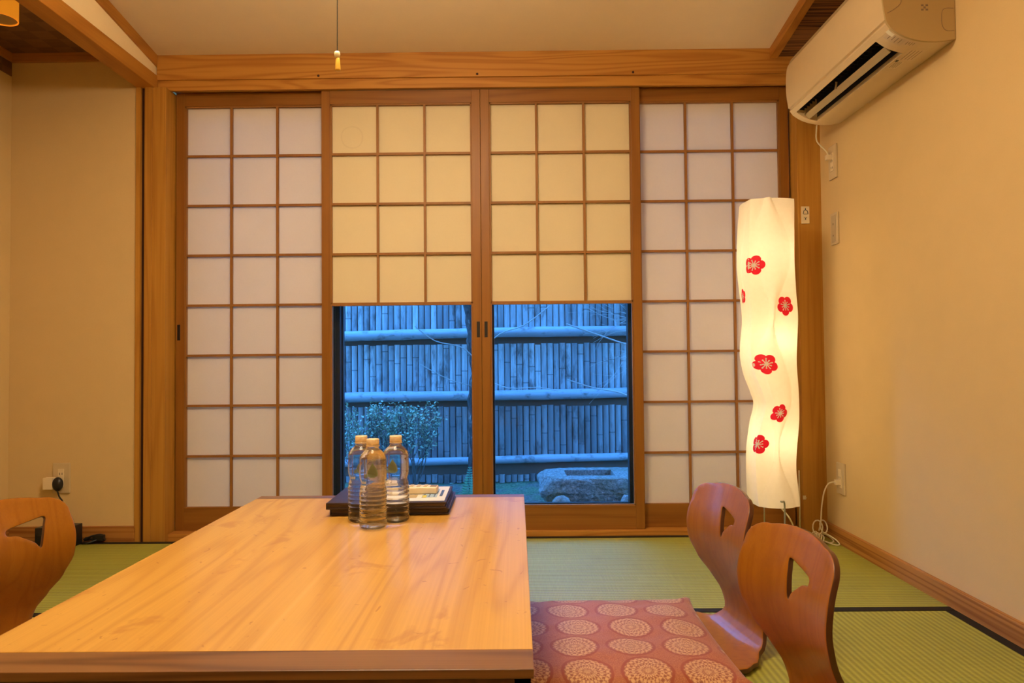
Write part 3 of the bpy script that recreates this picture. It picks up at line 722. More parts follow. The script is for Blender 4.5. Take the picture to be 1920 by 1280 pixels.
# chairs at right face -X: local +x -> world -X, local +u(y) -> world -Y (near side)
chair('floor_chair', 'bentwood floor chair nearest the sliding doors at right with red cushion on its seat', (0.520, 1.848, 0), PI+math.radians(9), holeA)
chair('floor_chair', 'bentwood floor chair in the right foreground overlapping the other one', (0.511, 1.372, 0), PI+math.radians(8), holeA)
chair('floor_chair', 'bentwood floor chair left of the table cropped by the photo edge', (-1.218, 1.715, 0), math.radians(-18), [(0.085-u_*1.15, s_) for u_, s_ in holeA[::-1]])

# ---- cushions
k = NT('brocade')
t = k.n('TexCoord'); s = k.n('SeparateXYZ'); k.l(t.outputs['Object'], s.inputs[0])
PX, PY = 0.127, 0.116
X_ = k.math('ADD', s.outputs[0], 5.0); Y_ = k.math('ADD', s.outputs[1], 5.02)
row = k.math('FLOOR', k.math('DIVIDE', Y_, PY)); off = k.math('MULTIPLY', k.math('MODULO', row, 2.0), 0.14*PX)
fx = k.math('MULTIPLY', k.math('SUBTRACT', k.math('FRACT', k.math('DIVIDE', k.math('ADD', X_, off), PX)), 0.5), PX)
fy = k.math('MULTIPLY', k.math('SUBTRACT', k.math('FRACT', k.math('DIVIDE', Y_, PY)), 0.5), PY*1.0)
d = k.math('ADD', k.math('SQRT', k.math('ADD', k.math('MULTIPLY', fx, fx), k.math('MULTIPLY', fy, fy))), k.math('MULTIPLY', k.math('SUBTRACT', k.noise(k.coords(), 16, 2), 0.5), 0.007))
dn = k.math('DIVIDE', d, 0.0515)
inside_ = k.ramp(dn, [(0.94, 1.0), (1.0, 0.0)])
halo = k.ramp(dn, [(0.985, 0.0), (0.999, 1.0)])
ang = k.math('ARCTAN2', fy, fx)
rings_ = k.math('SINE', k.math('MULTIPLY', dn, 24.0)); pet = k.math('SINE', k.math('MULTIPLY', ang, 22.0))
nz = k.noise(k.coords(), 420, 2, 0.6)
pt = k.math('ADD', k.math('MULTIPLY', k.math('MULTIPLY', rings_, pet), 0.28), k.math('ADD', k.math('MULTIPLY', rings_, 0.15), nz))
med = k.ramp(pt, [(0.36, (0.33, 0.11, 0.06)), (0.62, (0.66, 0.40, 0.20))])
field = k.ramp(nz, [(0.35, (0.36, 0.095, 0.045)), (0.66, (0.50, 0.20, 0.085))])
# plain red outline around each medallion
rim = k.ramp(dn, [(0.93, 0.0), (0.99, 1.0)]); 
dn2 = k.math('DIVIDE', d, 0.0575)
col = k.mix(k.ramp(dn2, [(0.97, 1.0), (1.0, 0.0)]), field, (0.34, 0.075, 0.035, 1))
col = k.mix(inside_, col, med)
k.bump(nz, 0.3, 0.001)
M['brocade'] = k.base(col, 0.6, 0.35)
M['brocade'].node_tree.nodes['Principled BSDF'].inputs['Sheen Weight'].default_value = 0.2
def cushion(label, cx, cy, hx, hy, z0, th, rot, seed):
    root = None
    b = BM(); n_ = 40; rnd = random.Random(seed); top = []; bot = []
    for j in range(n_+1):
        rt = []; rb = []
        for i in range(n_+1):
            a = -1+2*i/n_; c_ = -1+2*j/n_
            ex = 1-abs(a)**5; ey = 1-abs(c_)**5; e = max(0.0, min(ex, ey))**0.45*(1-0.18*(a*a+c_*c_)/2)
            pin = 1-0.035*(1-c_*c_) if True else 1
            x = cx+hx*a*(1-0.030*(1-c_**2)); y = cy+hy*c_*(1-0.030*(1-a**2))
            wv = 0.006*mn.noise(Vector((x*9+seed, y*9, 0)))+0.003*mn.noise(Vector((x*25, y*25, seed)))
            zt = z0+th*0.42+th*0.58*e+wv*e+0.010*max(0, abs(a*c_)-0.8)/0.2; zb = z0+th*0.42*(1-e)
            co = Matrix.Rotation(rot, 3, 'Z') @ Vector((x-cx, y-cy, 0))
            rt.append(b.verts.new((cx+co.x, cy+co.y, zt))); rb.append(b.verts.new((cx+co.x, cy+co.y, min(zb, zt-0.001))))
        top.append(rt); bot.append(rb)
    for j in range(n_):
        for i in range(n_):
            b.faces.new((top[j][i], top[j][i+1], top[j+1][i+1], top[j+1][i])); b.faces.new((bot[j][i], bot[j+1][i], bot[j+1][i+1], bot[j][i+1]))
    for i in range(n_):
        b.faces.new((top[0][i], bot[0][i], bot[0][i+1], top[0][i+1])); b.faces.new((top[n_][i+1], bot[n_][i+1], bot[n_][i], top[n_][i]))
        b.faces.new((top[i+1][0], bot[i+1][0], bot[i][0], top[i][0])); b.faces.new((top[i][n_], bot[i][n_], bot[i+1][n_], top[i+1][n_]))
    o = obj('floor_cushion', b, M['brocade'], smooth=True)
    tag(o, label, 'cushion', 'red brocade floor cushions')
    return o
cushion('red brocade floor cushion with medallions on the seat of the far right bentwood chair', 0.205, 1.755, 0.275, 0.268, 0.019, 0.05, 0.015, 1)
cushion('red brocade floor cushion at the bottom edge on the seat of the near right chair', 0.205, 1.205, 0.275, 0.268, 0.019, 0.052, 0.0, 5)

# ============================================================ BOTTLES
k = NT('water_bottle_pet'); gls = k.n('BsdfGlass'); gls.inputs['IOR'].default_value = 1.33; gls.inputs['Roughness'].default_value = 0.0
gls.inputs['Color'].default_value = (0.99, 0.99, 0.98, 1)
tp = k.n('BsdfTransparent'); mxx = k.n('MixShader'); mxx.inputs[0].default_value = 0.22; tp.inputs[0].default_value = (0.97, 0.98, 0.97, 1)
k.l(gls.outputs[0], mxx.inputs[1]); k.l(tp.outputs[0], mxx.inputs[2]); k.l(mxx.outputs[0], k.out.inputs['Surface']); M['pet'] = k.m
M['cap'] = plain('white_cap', (0.82, 0.66, 0.40), 0.4)
M['lgreen'] = plain('label_green', (0.22, 0.30, 0.20), 0.6); M['lblue'] = plain('label_blue', (0.12, 0.28, 0.95), 0.5); M['lwhite'] = plain('label_white', (0.7, 0.72, 0.8), 0.5)
def cyl_patch(b, poly, r, z0, c=(0, 0), a0=0.0):
    """poly of (arc length, z) mapped on a cylinder"""
    vs = [b.verts.new((c[0]+r*math.cos(a0+u_/r), c[1]+r*math.sin(a0+u_/r), z0+z)) for u_, z in poly]
    b.faces.new(vs)
BP = [(0.020, 0.0), (0.027, 0.0015), (0.0305, 0.006)]
z = 0.010
while z < 0.082:
    BP += [(0.0312, z), (0.0312, z+0.0045), (0.0298, z+0.0065), (0.0298, z+0.0078)]; z += 0.0095
BP += [(0.0300, 0.090), (0.0270, 0.098), (0.0268, 0.104), (0.0300, 0.112), (0.0308, 0.118), (0.0308, 0.150), (0.0300, 0.1525), (0.0308, 0.155), (0.0285, 0.163), (0.0225, 0.171), (0.0150, 0.1775), (0.0125, 0.181), (0.0125, 0.184), (0.0150, 0.1845), (0.0150, 0.186), (0.0125, 0.1865)]
def make_bottle(label, x, y, a):
    r = thing('water_bottle', label, 'bottle', (x, y, TZ), a, 'clear water bottles on the table')
    def part(name, b, m, sm=False, parent=r, label=None):
        o = obj(name, b, m, parent, smooth=sm); o.matrix_parent_inverse = Matrix.Identity(4)
        if label: o['label'] = label
        return o
    bd = part('bottle_body', lathe(BM(), BP, 0, 0, 0.0006, 40), M['pet'], True)
    b = BM(); lathe(b, [(0.0140, 0.1868), (0.0142, 0.1875), (0.0142, 0.2000), (0.0134, 0.2015)], 0, 0, 0, 28)
    cp = part('cap', b, M['cap'], True)
    b = BM(); lathe(b, [(0.0146, 0.1842), (0.0152, 0.1848), (0.0152, 0.1862), (0.0146, 0.1867)], 0, 0, 0, 28, (False, False)); part('neck_ring', b, M['cap'])
    b = BM(); cyl_patch(b, [(1.3*u_, 0.134+1.12*(z_-0.132)) for u_, z_ in [(-0.007, 0.132), (-0.009, 0.126), (-0.0085, 0.121), (-0.004, 0.1175), (0.004, 0.1175), (0.009, 0.121), (0.0095, 0.127), (0.007, 0.135), (0.003, 0.142), (0.0005, 0.147), (-0.003, 0.140)]], 0.0313, 0)
    cyl_patch(b, [(-0.0165, 0.124), (-0.0175, 0.120), (-0.014, 0.117), (-0.0105, 0.119), (-0.012, 0.124), (-0.014, 0.128)], 0.0313, 0)
    part('leaf_print', b, M['lgreen'], label='grey green leaf print')
    b = BM(); cyl_patch(b, [(-0.028+0.003*i, 0.1135) for i in range(6)]+[(-0.013-0.003*i, 0.1005) for i in range(6)], 0.0316, 0)
    lb2 = part('blue_label', b, M['lblue'], label='blue and white printed label')
    b = BM()
    for i in range(4):
        u0 = -0.0265+0.0032*i; cyl_patch(b, [(u0, 0.104), (u0+0.0022, 0.104), (u0+0.0022, 0.109+0.001*(i % 2)), (u0, 0.109)], 0.0319, 0)
    part('label_lettering', b, M['lwhite'], parent=lb2)
    return r
make_bottle('clear water bottle standing frontmost of the three on the table', -0.328, 1.640, -PI/2+0.15)
make_bottle('clear water bottle at back left, half hidden by the front bottle', -0.369, 1.708, -PI/2+0.2)
make_bottle('clear water bottle at back right beside the remote control', -0.287, 1.705, -PI/2-0.1)

# ============================================================ FOLDERS, LEAFLET, REMOTE
M['leather'] = plain('dark_brown_leather', (0.034, 0.016, 0.010), 0.42, 0.5, sc=120, var=0.25)
M['pages'] = plain('folder_pages', (0.10, 0.065, 0.04), 0.7)
def folder(label, cx, cy, w_, d_, z0, th, rot):
    r = thing('leather_folder', label, 'folder', (cx, cy, z0), rot, 'dark leather folders on the table')
    def part(n_, b, m):
        o = obj(n_, b, m, r, smooth=False); o.matrix_parent_inverse = Matrix.Identity(4)
    b = BM(); box(b, -w_/2, w_/2, -d_/2, d_/2, th-0.0045, th, bev=0.0018); part('front_cover', b, M['leather'])
    b = BM(); box(b, -w_/2, w_/2, -d_/2, d_/2, 0.0004, 0.0045, bev=0.0018); part('back_cover', b, M['leather'])
    b = BM(); box(b, -w_/2, -w_/2+0.004, -d_/2, d_/2, 0.001, th-0.001, bev=0.0015); part('spine', b, M['leather'])
    b = BM(); box(b, -w_/2+0.004, w_/2-0.005, -d_/2+0.004, d_/2-0.005, 0.0046, th-0.0046); part('inner_pages', b, M['pages'])
folder('dark brown leather folder at the bottom of the stack behind the bottles', -0.316, 1.885, 0.292, 0.225, TZ, 0.0160, 0.010)
folder('dark brown leather folder on top of the stack, under leaflet and remote', -0.322, 1.870, 0.292, 0.222, TZ+0.017, 0.0165, 0.012)
ZF = TZ+0.0341
lf = thing('printed_leaflet', 'white printed leaflet with blue panels lying on the top folder', 'leaflet', (-0.245, 1.87, ZF), 0.02)
def lfp(n_, m, x0, x1, y0, y1, dz, parent=lf):
    o = obj(n_, box(BM(), x0, x1, y0, y1, dz, dz+0.0006), m, parent); o.matrix_parent_inverse = Matrix.Identity(4); return o
lfp('sheet', plain('leaflet_paper', (0.82, 0.80, 0.74), 0.35, 0.5), -0.075, 0.063, -0.098, 0.100, 0)
lb_ = plain('print_blue', (0.08, 0.13, 0.30), 0.5); lc_ = plain('print_light_blue', (0.35, 0.52, 0.75), 0.5); ly_ = plain('print_yellow', (0.65, 0.60, 0.08), 0.5)
lfp('printed_panel', lc_, 0.002, 0.040, -0.055, 0.060, 0.0006)
for i in range(3): lfp('printed_line', lb_, 0.006+0.013*i, 0.009+0.013*i, -0.05, 0.055, 0.0012)
for i in range(9): lfp('printed_mark', lb_, 0.046, 0.053, -0.04+0.0095*i, -0.034+0.0095*i, 0.0006)
lfp('printed_spot', ly_, 0.004, 0.014, -0.06, -0.03, 0.0013)
lfp('printed_panel', plain('print_grey', (0.45, 0.36, 0.2), 0.6), -0.055, -0.010, -0.06, -0.02, 0.0006)
rc = thing('remote_control', 'ivory remote control lying on the leaflet right of the bottles', 'remote control', (-0.252, 1.875, ZF+0.0014), -0.02)
def rcp(n_, b, m, parent=rc, sm=False):
    o = obj(n_, b, m, parent, smooth=sm); o.matrix_parent_inverse = Matrix.Identity(4); return o
rcp('case', box(BM(), -0.070, 0.045, -0.020, 0.022, 0.0, 0.0175, bev=0.005, seg=3), M['white'])
for i in range(4):
    for j in range(2):
        rcp('button', box(BM(), -0.045+0.018*i, -0.035+0.018*i, -0.012+0.016*j, -0.003+0.016*j, 0.0173, 0.0195, bev=0.0008), M['plate'])
rcp('screen', box(BM(), 0.026, 0.042, -0.013, 0.015, 0.0173, 0.0180), M['ink'])

# ============================================================ FLOWER PAPER FLOOR LAMP
FX, FY, FZ0, FZ1 = 0.968, 2.72, 0.172, 1.305
k = NT('lamp_paper'); v = k.coords(); n = k.noise(v, 60, 3)
di = k.n('BsdfDiffuse'); tr = k.n('BsdfTranslucent'); mx = k.n('MixShader'); em = k.n('Emission'); ad = k.n('AddShader')
cc = k.mix(n, (0.86, 0.80, 0.68, 1), (0.92, 0.87, 0.76, 1)); k.l(cc, di.inputs[0]); k.l(cc, tr.inputs[0]); mx.inputs[0].default_value = 0.13
em.inputs[0].default_value = (1.0, 0.78, 0.45, 1); em.inputs[1].default_value = 0.10
k.l(di.outputs[0], mx.inputs[1]); k.l(tr.outputs[0], mx.inputs[2]); k.l(mx.outputs[0], ad.inputs[0]); k.l(em.outputs[0], ad.inputs[1]); k.l(ad.outputs[0], k.out.inputs['Surface'])
M['lamppaper'] = k.m
def wpt(px, py, Y):
    d = ROT @ Vector(((px-960)/F, 1, -(py-640)/F)); return Vector((0, 0, CZ))+d*(Y/d.y)
def prof_tab(l, Yp):
    P_ = [wpt(x, y, Yp) for x, y in l]; return sorted((p.z, p.x) for p in P_)
LTAB = prof_tab([(1390, 382), (1387, 430), (1384, 500), (1388, 550), (1393, 600), (1391, 660), (1398, 700), (1412, 740), (1416, 758), (1408, 790), (1401, 835), (1401, 880), (1404, 925), (1407, 948)], FY+0.045)
RTAB = prof_tab([(1489, 376), (1487, 430), (1487, 490), (1492, 545), (1497, 590), (1496, 630), (1493, 680), (1495, 740), (1496, 790), (1494, 840), (1494, 880), (1499, 930), (1500, 950)], FY-0.06)
def tab(T, z):
    if z <= T[0][0]: return T[0][1]
    for i in range(len(T)-1):
        if z <= T[i+1][0]:
            t = (z-T[i][0])/(T[i+1][0]-T[i][0]); m0 = (T[i+1][1]-T[max(i-1, 0)][1])*0.5; m1 = (T[min(i+2, len(T)-1)][1]-T[i][1])*0.5
            return (2*t**3-3*t*t+1)*T[i][1]+(t**3-2*t*t+t)*m0+(-2*t**3+3*t*t)*T[i+1][1]+(t**3-t*t)*m1
    return T[-1][1]
def shade_pt(side, f, z, out=0.0):
    """side 0..3 (0 front, 1 right, 2 back, 3 left), f 0..1 between corners; leaf shaped folds wave down each face"""
    xl, xr = tab(LTAB, z), tab(RTAB, z); t = (z-FZ0)/(FZ1-FZ0)
    yf = FY-0.085+0.010*math.sin(2*PI*t*2+0.5); yb = FY+0.065+0.010*math.sin(2*PI*t*2+2.5)
    A = [Vector((xl, yf+0.02)), Vector((xr, yf+0.02)), Vector((xr, yb)), Vector((xl, yb))]
    p0, p1 = A[side], A[(side+1) % 4]; p = p0.lerp(p1, f)
    nrm = Vector(((p1-p0).y, -(p1-p0).x)).normalized()
    uc = 0.40+0.08*math.sin(2*PI*t*1.5+0.6); hw = 0.24+0.20*math.sin(2*PI*t*2.35+1.9+side*1.3)
    q = abs(f-uc)/max(hw, 0.05)
    fold = 0.017*max(0.0, 1-q*q) if q < 1 else 0.0
    if side % 2: fold *= 0.15
    elif side == 2: p = Vector((tab(LTAB, z)*(f)+tab(RTAB, z)*(1-f), p.y)); fold *= 0.5
    p = p+nrm*((0.003 if side % 2 else 0.020)*(1-(2*f-1)**2)**0.8+fold*min(1.0, 6*f, 6*(1-f))+out)
    return Vector((p.x, p.y, z))
flamp = thing('floor_lamp', 'tall glowing wavy paper floor lamp with red blossoms on thin legs', 'lamp', (FX, FY, 0))
b = BM(); NZ = 130; NF = 40; rows = []
for j in range(NZ+1):
    z = FZ0+(FZ1-FZ0)*j/NZ; row = []
    for sd in range(4):
        for q in range(NF): row.append(b.verts.new(shade_pt(sd, q/NF, z)))
    rows.append(row)
nn = len(rows[0])
for j in range(NZ):
    for q in range(nn): b.faces.new((rows[j][q], rows[j][(q+1) % nn], rows[j+1][(q+1) % nn], rows[j+1][q]))
bmesh.ops.recalc_face_normals(b, faces=b.faces[:])
sh = obj('paper_shade', b, M['lamppaper'], flamp, smooth=True)
for e in sh.data.edges: pass
me = sh.data
bb = BM(); bb.from_mesh(me)
for e in bb.edges:
    if len(e.link_faces) == 2 and e.calc_face_angle(0) > 0.22: e.smooth = False
bb.to_mesh(me); bb.free()
# blossoms: find side & f on the shade for a wanted x (facing the camera)
M['red'] = (lambda k: k)(NT('blossom_red')); kr = M['red']; kr.base((0.80, 0.010, 0.030), 0.5); kr.b.inputs['Emission Color'].default_value = (0.9, 0.0, 0.02, 1); kr.b.inputs['Emission Strength'].default_value = 0.25; M['red'] = kr.m
M['stamen'] = plain('blossom_white', (0.95, 0.85, 0.75), 0.5)
def find_f(x, z):
    return min(((abs(shade_pt(0, q/300, z).x-x), 0, q/300) for q in range(301)))[1:]
def blossom(x, z, r, rot, sx=1.0, side=None):
    r *= 1.08
    sd, f = find_f(x, z) if side is None else side
    wside = tab(RTAB, z)-tab(LTAB, z) if side is None else 0.15; sgn = 1
    def mp(u_, v_, out): 
        ff = f+sgn*u_*sx/wside; s2 = sd
        if ff > 1: s2 = (sd+1) % 4; ff = (ff-1)*wside/0.135
        elif ff < 0: s2 = (sd-1) % 4; ff = 1+ff*wside/0.135
        return shade_pt(s2, ff, z+v_, out)
    b = BM(); n_ = 60; rings = []
    cv = b.verts.new(mp(0, 0, 0.0012))
    for kk in (0.35, 0.7, 1.0):
        ring = []
        for i in range(n_):
            a = 2*PI*i/n_; rad = r*(0.74+0.26*abs(math.cos(2.5*a))**0.7)*kk
            ring.append(b.verts.new(mp(rad*math.cos(a+rot), rad*math.sin(a+rot), 0.0012)))
        rings.append(ring)
    for i in range(n_): b.faces.new((cv, rings[0][i], rings[0][(i+1) % n_]))
    for r0, r1 in zip(rings[:-1], rings[1:]):
        for i in range(n_): b.faces.new((r0[i], r1[i], r1[(i+1) % n_], r0[(i+1) % n_]))
    o = obj('blossom', b, M['red'], flamp, label='red five petalled blossom')
    b = BM()
    for i in range(10):
        a = 2*PI*i/10+rot; L = r*(0.48 if i % 2 else 0.38); wd = r*0.045
        ca, sa = math.cos(a), math.sin(a)
        q = [(0-wd*-sa, 0-wd*ca), (L*ca-wd*-sa, L*sa-wd*ca), (L*ca+wd*-sa, L*sa+wd*ca), (wd*-sa, wd*ca)]
        b.faces.new([b.verts.new(mp(u_, v_, 0.0022)) for u_, v_ in q])
        cx_, cy_ = L*ca*1.08, L*sa*1.08
        b.faces.new([b.verts.new(mp(cx_+wd*1.6*math.cos(t*PI/3), cy_+wd*1.6*math.sin(t*PI/3), 0.0022)) for t in range(6)])
    obj('stamens', b, M['stamen'], o, label='white stamens')
for px, py, r, rot, sx in ((1416, 496, 0.033, PI/2-0.3, 1.0), (1477, 572, 0.034, -PI/2, 0.85), (1437, 682, 0.035, -PI/2-0.1, 1.1), (1461, 774, 0.031, -PI/2+0.3, 0.8), (1424, 835, 0.033, 0.15, 1.05), (1397, 551, 0.026, 0.4, 1.0)):
    p = wpt(px, py, FY-0.1)
    pass
    blossom(p.x, p.z, r, rot, sx, (3, 0.5) if px == 1397 else None)
# frame: three legs, bulbs
for i, (lx, ly) in enumerate(((FX-0.058, FY-0.04), (FX+0.075, FY-0.035), (FX-0.02, FY+0.07))):
    b = BM(); tube(b, [(lx, ly, 0.006), (lx, ly, 0.30)], 0.0028, 8)
    lg = obj('leg', b, M['steel'], flamp, smooth=True)
    b = BM(); lathe(b, [(0.014, 0.0008), (0.014, 0.005), (0.010, 0.007)], lx, ly, 0, 20); obj('foot', b, plain('felt_foot', (0.30, 0.28, 0.24), 0.7), lg)
b = BM(); tube(b, smooth_pts([(FX-0.03, FY-0.135, 0.205), (FX-0.02, FY-0.12, 0.20), (FX-0.005, FY-0.10, 0.19), (FX-0.005, FY-0.10, 0.10), (FX-0.005, FY-0.10, 0.004)], 4), 0.0032, 8)
obj('front_rod', b, plain('grey_rod', (0.30, 0.32, 0.26), 0.4), flamp, smooth=True)
b = BM(); tube(b, [(FX, FY, 0.18), (FX, FY, 1.12)], 0.004, 8); lathe(b, [(0.03, 0.165), (0.034, 0.17), (0.03, 0.185)], FX, FY, 0, 20)
obj('inner_stand', b, M['white'], flamp, smooth=True)
bulb_m = emit('lamp_bulb', (1.0, 0.78, 0.50), 31.0)
for z in (0.42, 0.78, 1.10):
    b = BM(); bmesh.ops.create_uvsphere(b, u_segments=16, v_segments=12, radius=0.036, matrix=Matrix.Translation((FX, FY, z)))
    obj('bulb', b, bulb_m, flamp, smooth=True)
b = BM(); tube(b, smooth_pts([(FX+0.005, FY-0.005, 0.168), (FX+0.04, FY-0.03, 0.12), (FX+0.09, FY+0.02, 0.03), (FX+0.13, FY+0.06, 0.006), (1.135, 2.83, 0.006), (1.165, 2.83, 0.012)], 6), 0.0028, 7)
obj('power_cord', b, M['cord'], flamp, smooth=True)
# cord bundle + plug to the lower outlet
cb = thing('extension_cord', 'ivory extension cord tied in loops on the floor and plugged into right wall', 'cord', (1.18, 2.83, 0))
def loop(c, ax1, ax2, n=14): return [Vector(c)+Vector(ax1)*math.cos(2*PI*i/n)+Vector(ax2)*math.sin(2*PI*i/n) for i in range(n)]
b = BM()
tube(b, loop((1.155, 2.80, 0.062), (0.016, 0, 0.014), (-0.006, 0.01, 0.022)), 0.0026, 6, closed=True)
tube(b, loop((1.178, 2.80, 0.066), (0.014, 0, -0.010), (0.006, 0.01, 0.020)), 0.0026, 6, closed=True)
for i in range(4): tube(b, loop((1.150+0.007*i-0.010, 2.80-0.004*i, 0.030-0.004*i), (0.012, 0.005, 0.014), (0.0, 0.018, 0.004)), 0.0026, 6, closed=True)
tube(b, smooth_pts([(1.150, 2.80, 0.036), (1.180, 2.80, 0.040), (1.212, 2.78, 0.022), (1.222, 2.765, 0.006), (1.205, 2.765, 0.004), (1.175, 2.78, 0.014), (1.15, 2.79, 0.022)], 5), 0.0026, 6)
tube(b, smooth_pts([(1.150, 2.80, 0.030), (1.185, 2.81, 0.034), (1.215, 2.80, 0.012), (1.195, 2.79, 0.005), (1.16, 2.79, 0.016)], 5), 0.0026, 6)
tube(b, loop((1.135, 2.81, 0.014), (0.022, 0, 0.006), (0, 0.016, 0.006)), 0.0026, 6, closed=True)
obj('coiled_cord', b, M['cord'], cb, smooth=True)
b = BM(); tube(b, smooth_pts([(1.160, 2.80, 0.05), (1.168, 2.80, 0.085), (1.172, 2.80, 0.14), (1.182, 2.80, 0.195), (1.198, 2.80, 0.228), (1.216, 2.798, 0.236), (1.232, 2.796, 0.236)], 6), 0.0026, 7)
obj('riser_cord', b, M['cord'], cb, smooth=True)
b = BM(); box(b, 1.222, 1.2425, 2.786, 2.804, 0.226, 0.246, bev=0.003); obj('plug', b, M['white'], cb)

# ---- wall plates on the right wall
def plate_right(name, label, cat, yc, zc, hw, hh, inner='outlet'):
    r = thing(name, label, cat, (1.25, yc, zc))
    obj('cover_plate', box(BM(), 1.2425, 1.2502, yc-hw, yc+hw, zc-hh, zc+hh, bev=0.003), M['plate'], r)
    if inner == 'outlet':
        s_ = obj('socket_insert', box(BM(), 1.2405, 1.243, yc-0.012, yc+0.012, zc-0.036, zc+0.036, bev=0.0008), M['white'], r)
        b = BM()
        for z in (-0.022, 0.004):
            for dy in (-0.005, 0.005): box(b, 1.2400, 1.2408, yc+dy-0.001, yc+dy+0.001, zc+z-0.004, zc+z+0.004)
        obj('slots', b, M['black'], s_)
    else:
        s_ = obj('insert_panel', box(BM(), 1.2405, 1.243, yc-0.018, yc+0.018, zc-0.052, zc+0.052, bev=0.0008), plain('insert_grey', (0.50, 0.40, 0.24), 0.4), r)
        obj('jack', box(BM(), 1.2398, 1.2406, yc-0.002, yc+0.004, zc+0.014, zc+0.022), M['ink'], s_); obj('jack', box(BM(), 1.2398, 1.2406, yc-0.003, yc+0.003, zc-0.030, zc-0.024), M['ink'], s_)
plate_right('wall_outlet', 'beige wall outlet below the air conditioner with its plug', 'outlet', 2.807, 1.480, 0.034, 0.066)
plate_right('wall_plate', 'beige jack plate on the right wall, midway below the upper outlet', 'wall plate', 2.804, 1.218, 0.032, 0.062, 'jack')
plate_right('wall_outlet', 'beige wall outlet low on the right wall near the floor lamp', 'outlet', 2.794, 0.250, 0.034, 0.060)
# small control on the right post
r = thing('wall_switch', 'small white switch with arched symbol on the right post beside the floor lamp', 'switch', (1.1835, 2.932, 1.2975))
obj('cover_plate', box(BM(), 1.167, 1.200, 2.927, 2.9322, 1.262, 1.333, bev=0.002), M['white'], r)
b = BM(); ang_ = [PI*i/12 for i in range(13)]
tube(b, [(1.1735, 2.9265, 1.302)]+[(1.1835-0.0085*math.cos(a), 2.9265, 1.308+0.010*math.sin(a)) for a in ang_]+[(1.1935, 2.9265, 1.302)], 0.0013, 6)
box(b, 1.175, 1.192, 2.926, 2.9275, 1.300, 1.302); box(b, 1.1822, 1.1848, 2.926, 2.9275, 1.318, 1.326)
bmesh.ops.create_uvsphere(b, u_segments=10, v_segments=6, radius=0.0028, matrix=Matrix.Translation((1.1832, 2.927, 1.281)))
tube(b, [(1.178, 2.9265, 1.288), (1.1835, 2.9265, 1.285), (1.189, 2.9265, 1.288)], 0.0009, 5)
obj('arched_symbol', b, M['black'], r)
r = thing('cord_hook', 'tiny pale hook low on the right post beside the floor lamp', 'hook', (1.150, 2.932, 0.155))
b = BM(); tube(b, [(1.158, 2.932, 0.150), (1.158, 2.915, 0.150), (1.158, 2.910, 0.156)], 0.0015, 6); box(b, 1.152, 1.164, 2.929, 2.9322, 0.144, 0.160, bev=0.001); obj('hook_body', b, M['white'], r)

# ---- left wall outlet with plugs, black box, cable
r = thing('wall_outlet', 'beige wall outlet in the left alcove wall above the left chair', 'outlet', (-1.845, 2.92, 0.257))
obj('cover_plate', box(BM(), -1.880, -1.810, 2.9125, 2.9202, 0.196, 0.318, bev=0.003), M['plate'], r)
s_ = obj('socket_insert', box(BM(), -1.857, -1.833, 2.9105, 2.913, 0.222, 0.294, bev=0.0008), M['white'], r)
b = BM()
for z in (0.270, 0.243):
    for dx in (-0.005, 0.005): box(b, -1.845+dx-0.001, -1.845+dx+0.001, 2.9098, 2.9106, z, z+0.009)
obj('slots', b, M['black'], s_)
r = thing('usb_charger', 'small white plug adapter at the left edge of the alcove outlet', 'charger', (-1.885, 2.9, 0.25))
obj('adapter_body', box(BM(), -1.902, -1.862, 2.884, 2.9095, 0.215, 0.262, bev=0.003), M['white'], r)
obj('prong', box(BM(), -1.866, -1.857, 2.902, 2.908, 0.232, 0.240), M['steel'], r)
r = thing('power_adapter', 'round black power plug in the alcove outlet with black cable', 'plug', (-1.842, 2.90, 0.238))
b = BM(); bmesh.ops.create_uvsphere(b, u_segments=24, v_segments=14, radius=1.0)
for v in b.verts: v.co = Vector((-1.846+v.co.x*0.021, 2.893+v.co.y*0.016, 0.236+v.co.z*0.028))
obj('plug_body', b, M['black'], r, smooth=True)
b = BM(); tube(b, smooth_pts([(-1.846, 2.89, 0.212), (-1.838, 2.892, 0.185), (-1.830, 2.899, 0.165), (-1.826, 2.901, 0.12), (-1.80, 2.901, 0.05), (-1.75, 2.900, 0.006)], 5), 0.003, 7)
obj('cable', b, M['black'], r, smooth=True)
r = thing('black_box', 'black router box on the tatami behind the left chair', 'router', (-1.80, 2.83, 0))
obj('case', box(BM(), -1.875, -1.742, 2.800, 2.888, 0.0008, 0.082, bev=0.002), M['black'], r)
obj('status_panel', box(BM(), -1.865, -1.752, 2.7985, 2.8005, 0.056, 0.074), plain('status_panel', (0.03, 0.03, 0.035), 0.2), r)
r = thing('black_cable', 'bunched black cable on the tatami against the alcove baseboard', 'cable', (-1.69, 2.89, 0))
b = BM()
tube(b, smooth_pts([(-1.735, 2.885, 0.006), (-1.725, 2.870, 0.006), (-1.705, 2.865, 0.008), (-1.690, 2.88, 0.012), (-1.672, 2.893, 0.02), (-1.660, 2.89, 0.03), (-1.675, 2.888, 0.034), (-1.70, 2.885, 0.03), (-1.72, 2.885, 0.022), (-1.735, 2.885, 0.016)], 6), 0.0042, 8)
tube(b, smooth_pts([(-1.735, 2.89, 0.012), (-1.70, 2.89, 0.018), (-1.67, 2.892, 0.026), (-1.655, 2.892, 0.014), (-1.68, 2.89, 0.010), (-1.73, 2.888, 0.022)], 6), 0.004, 8)
obj('cable_loops', b, M['black'], r, smooth=True)
obj('connector', box(BM(), -1.700, -1.655, 2.882, 2.898, 0.012, 0.034, bev=0.003), M['black'], r)

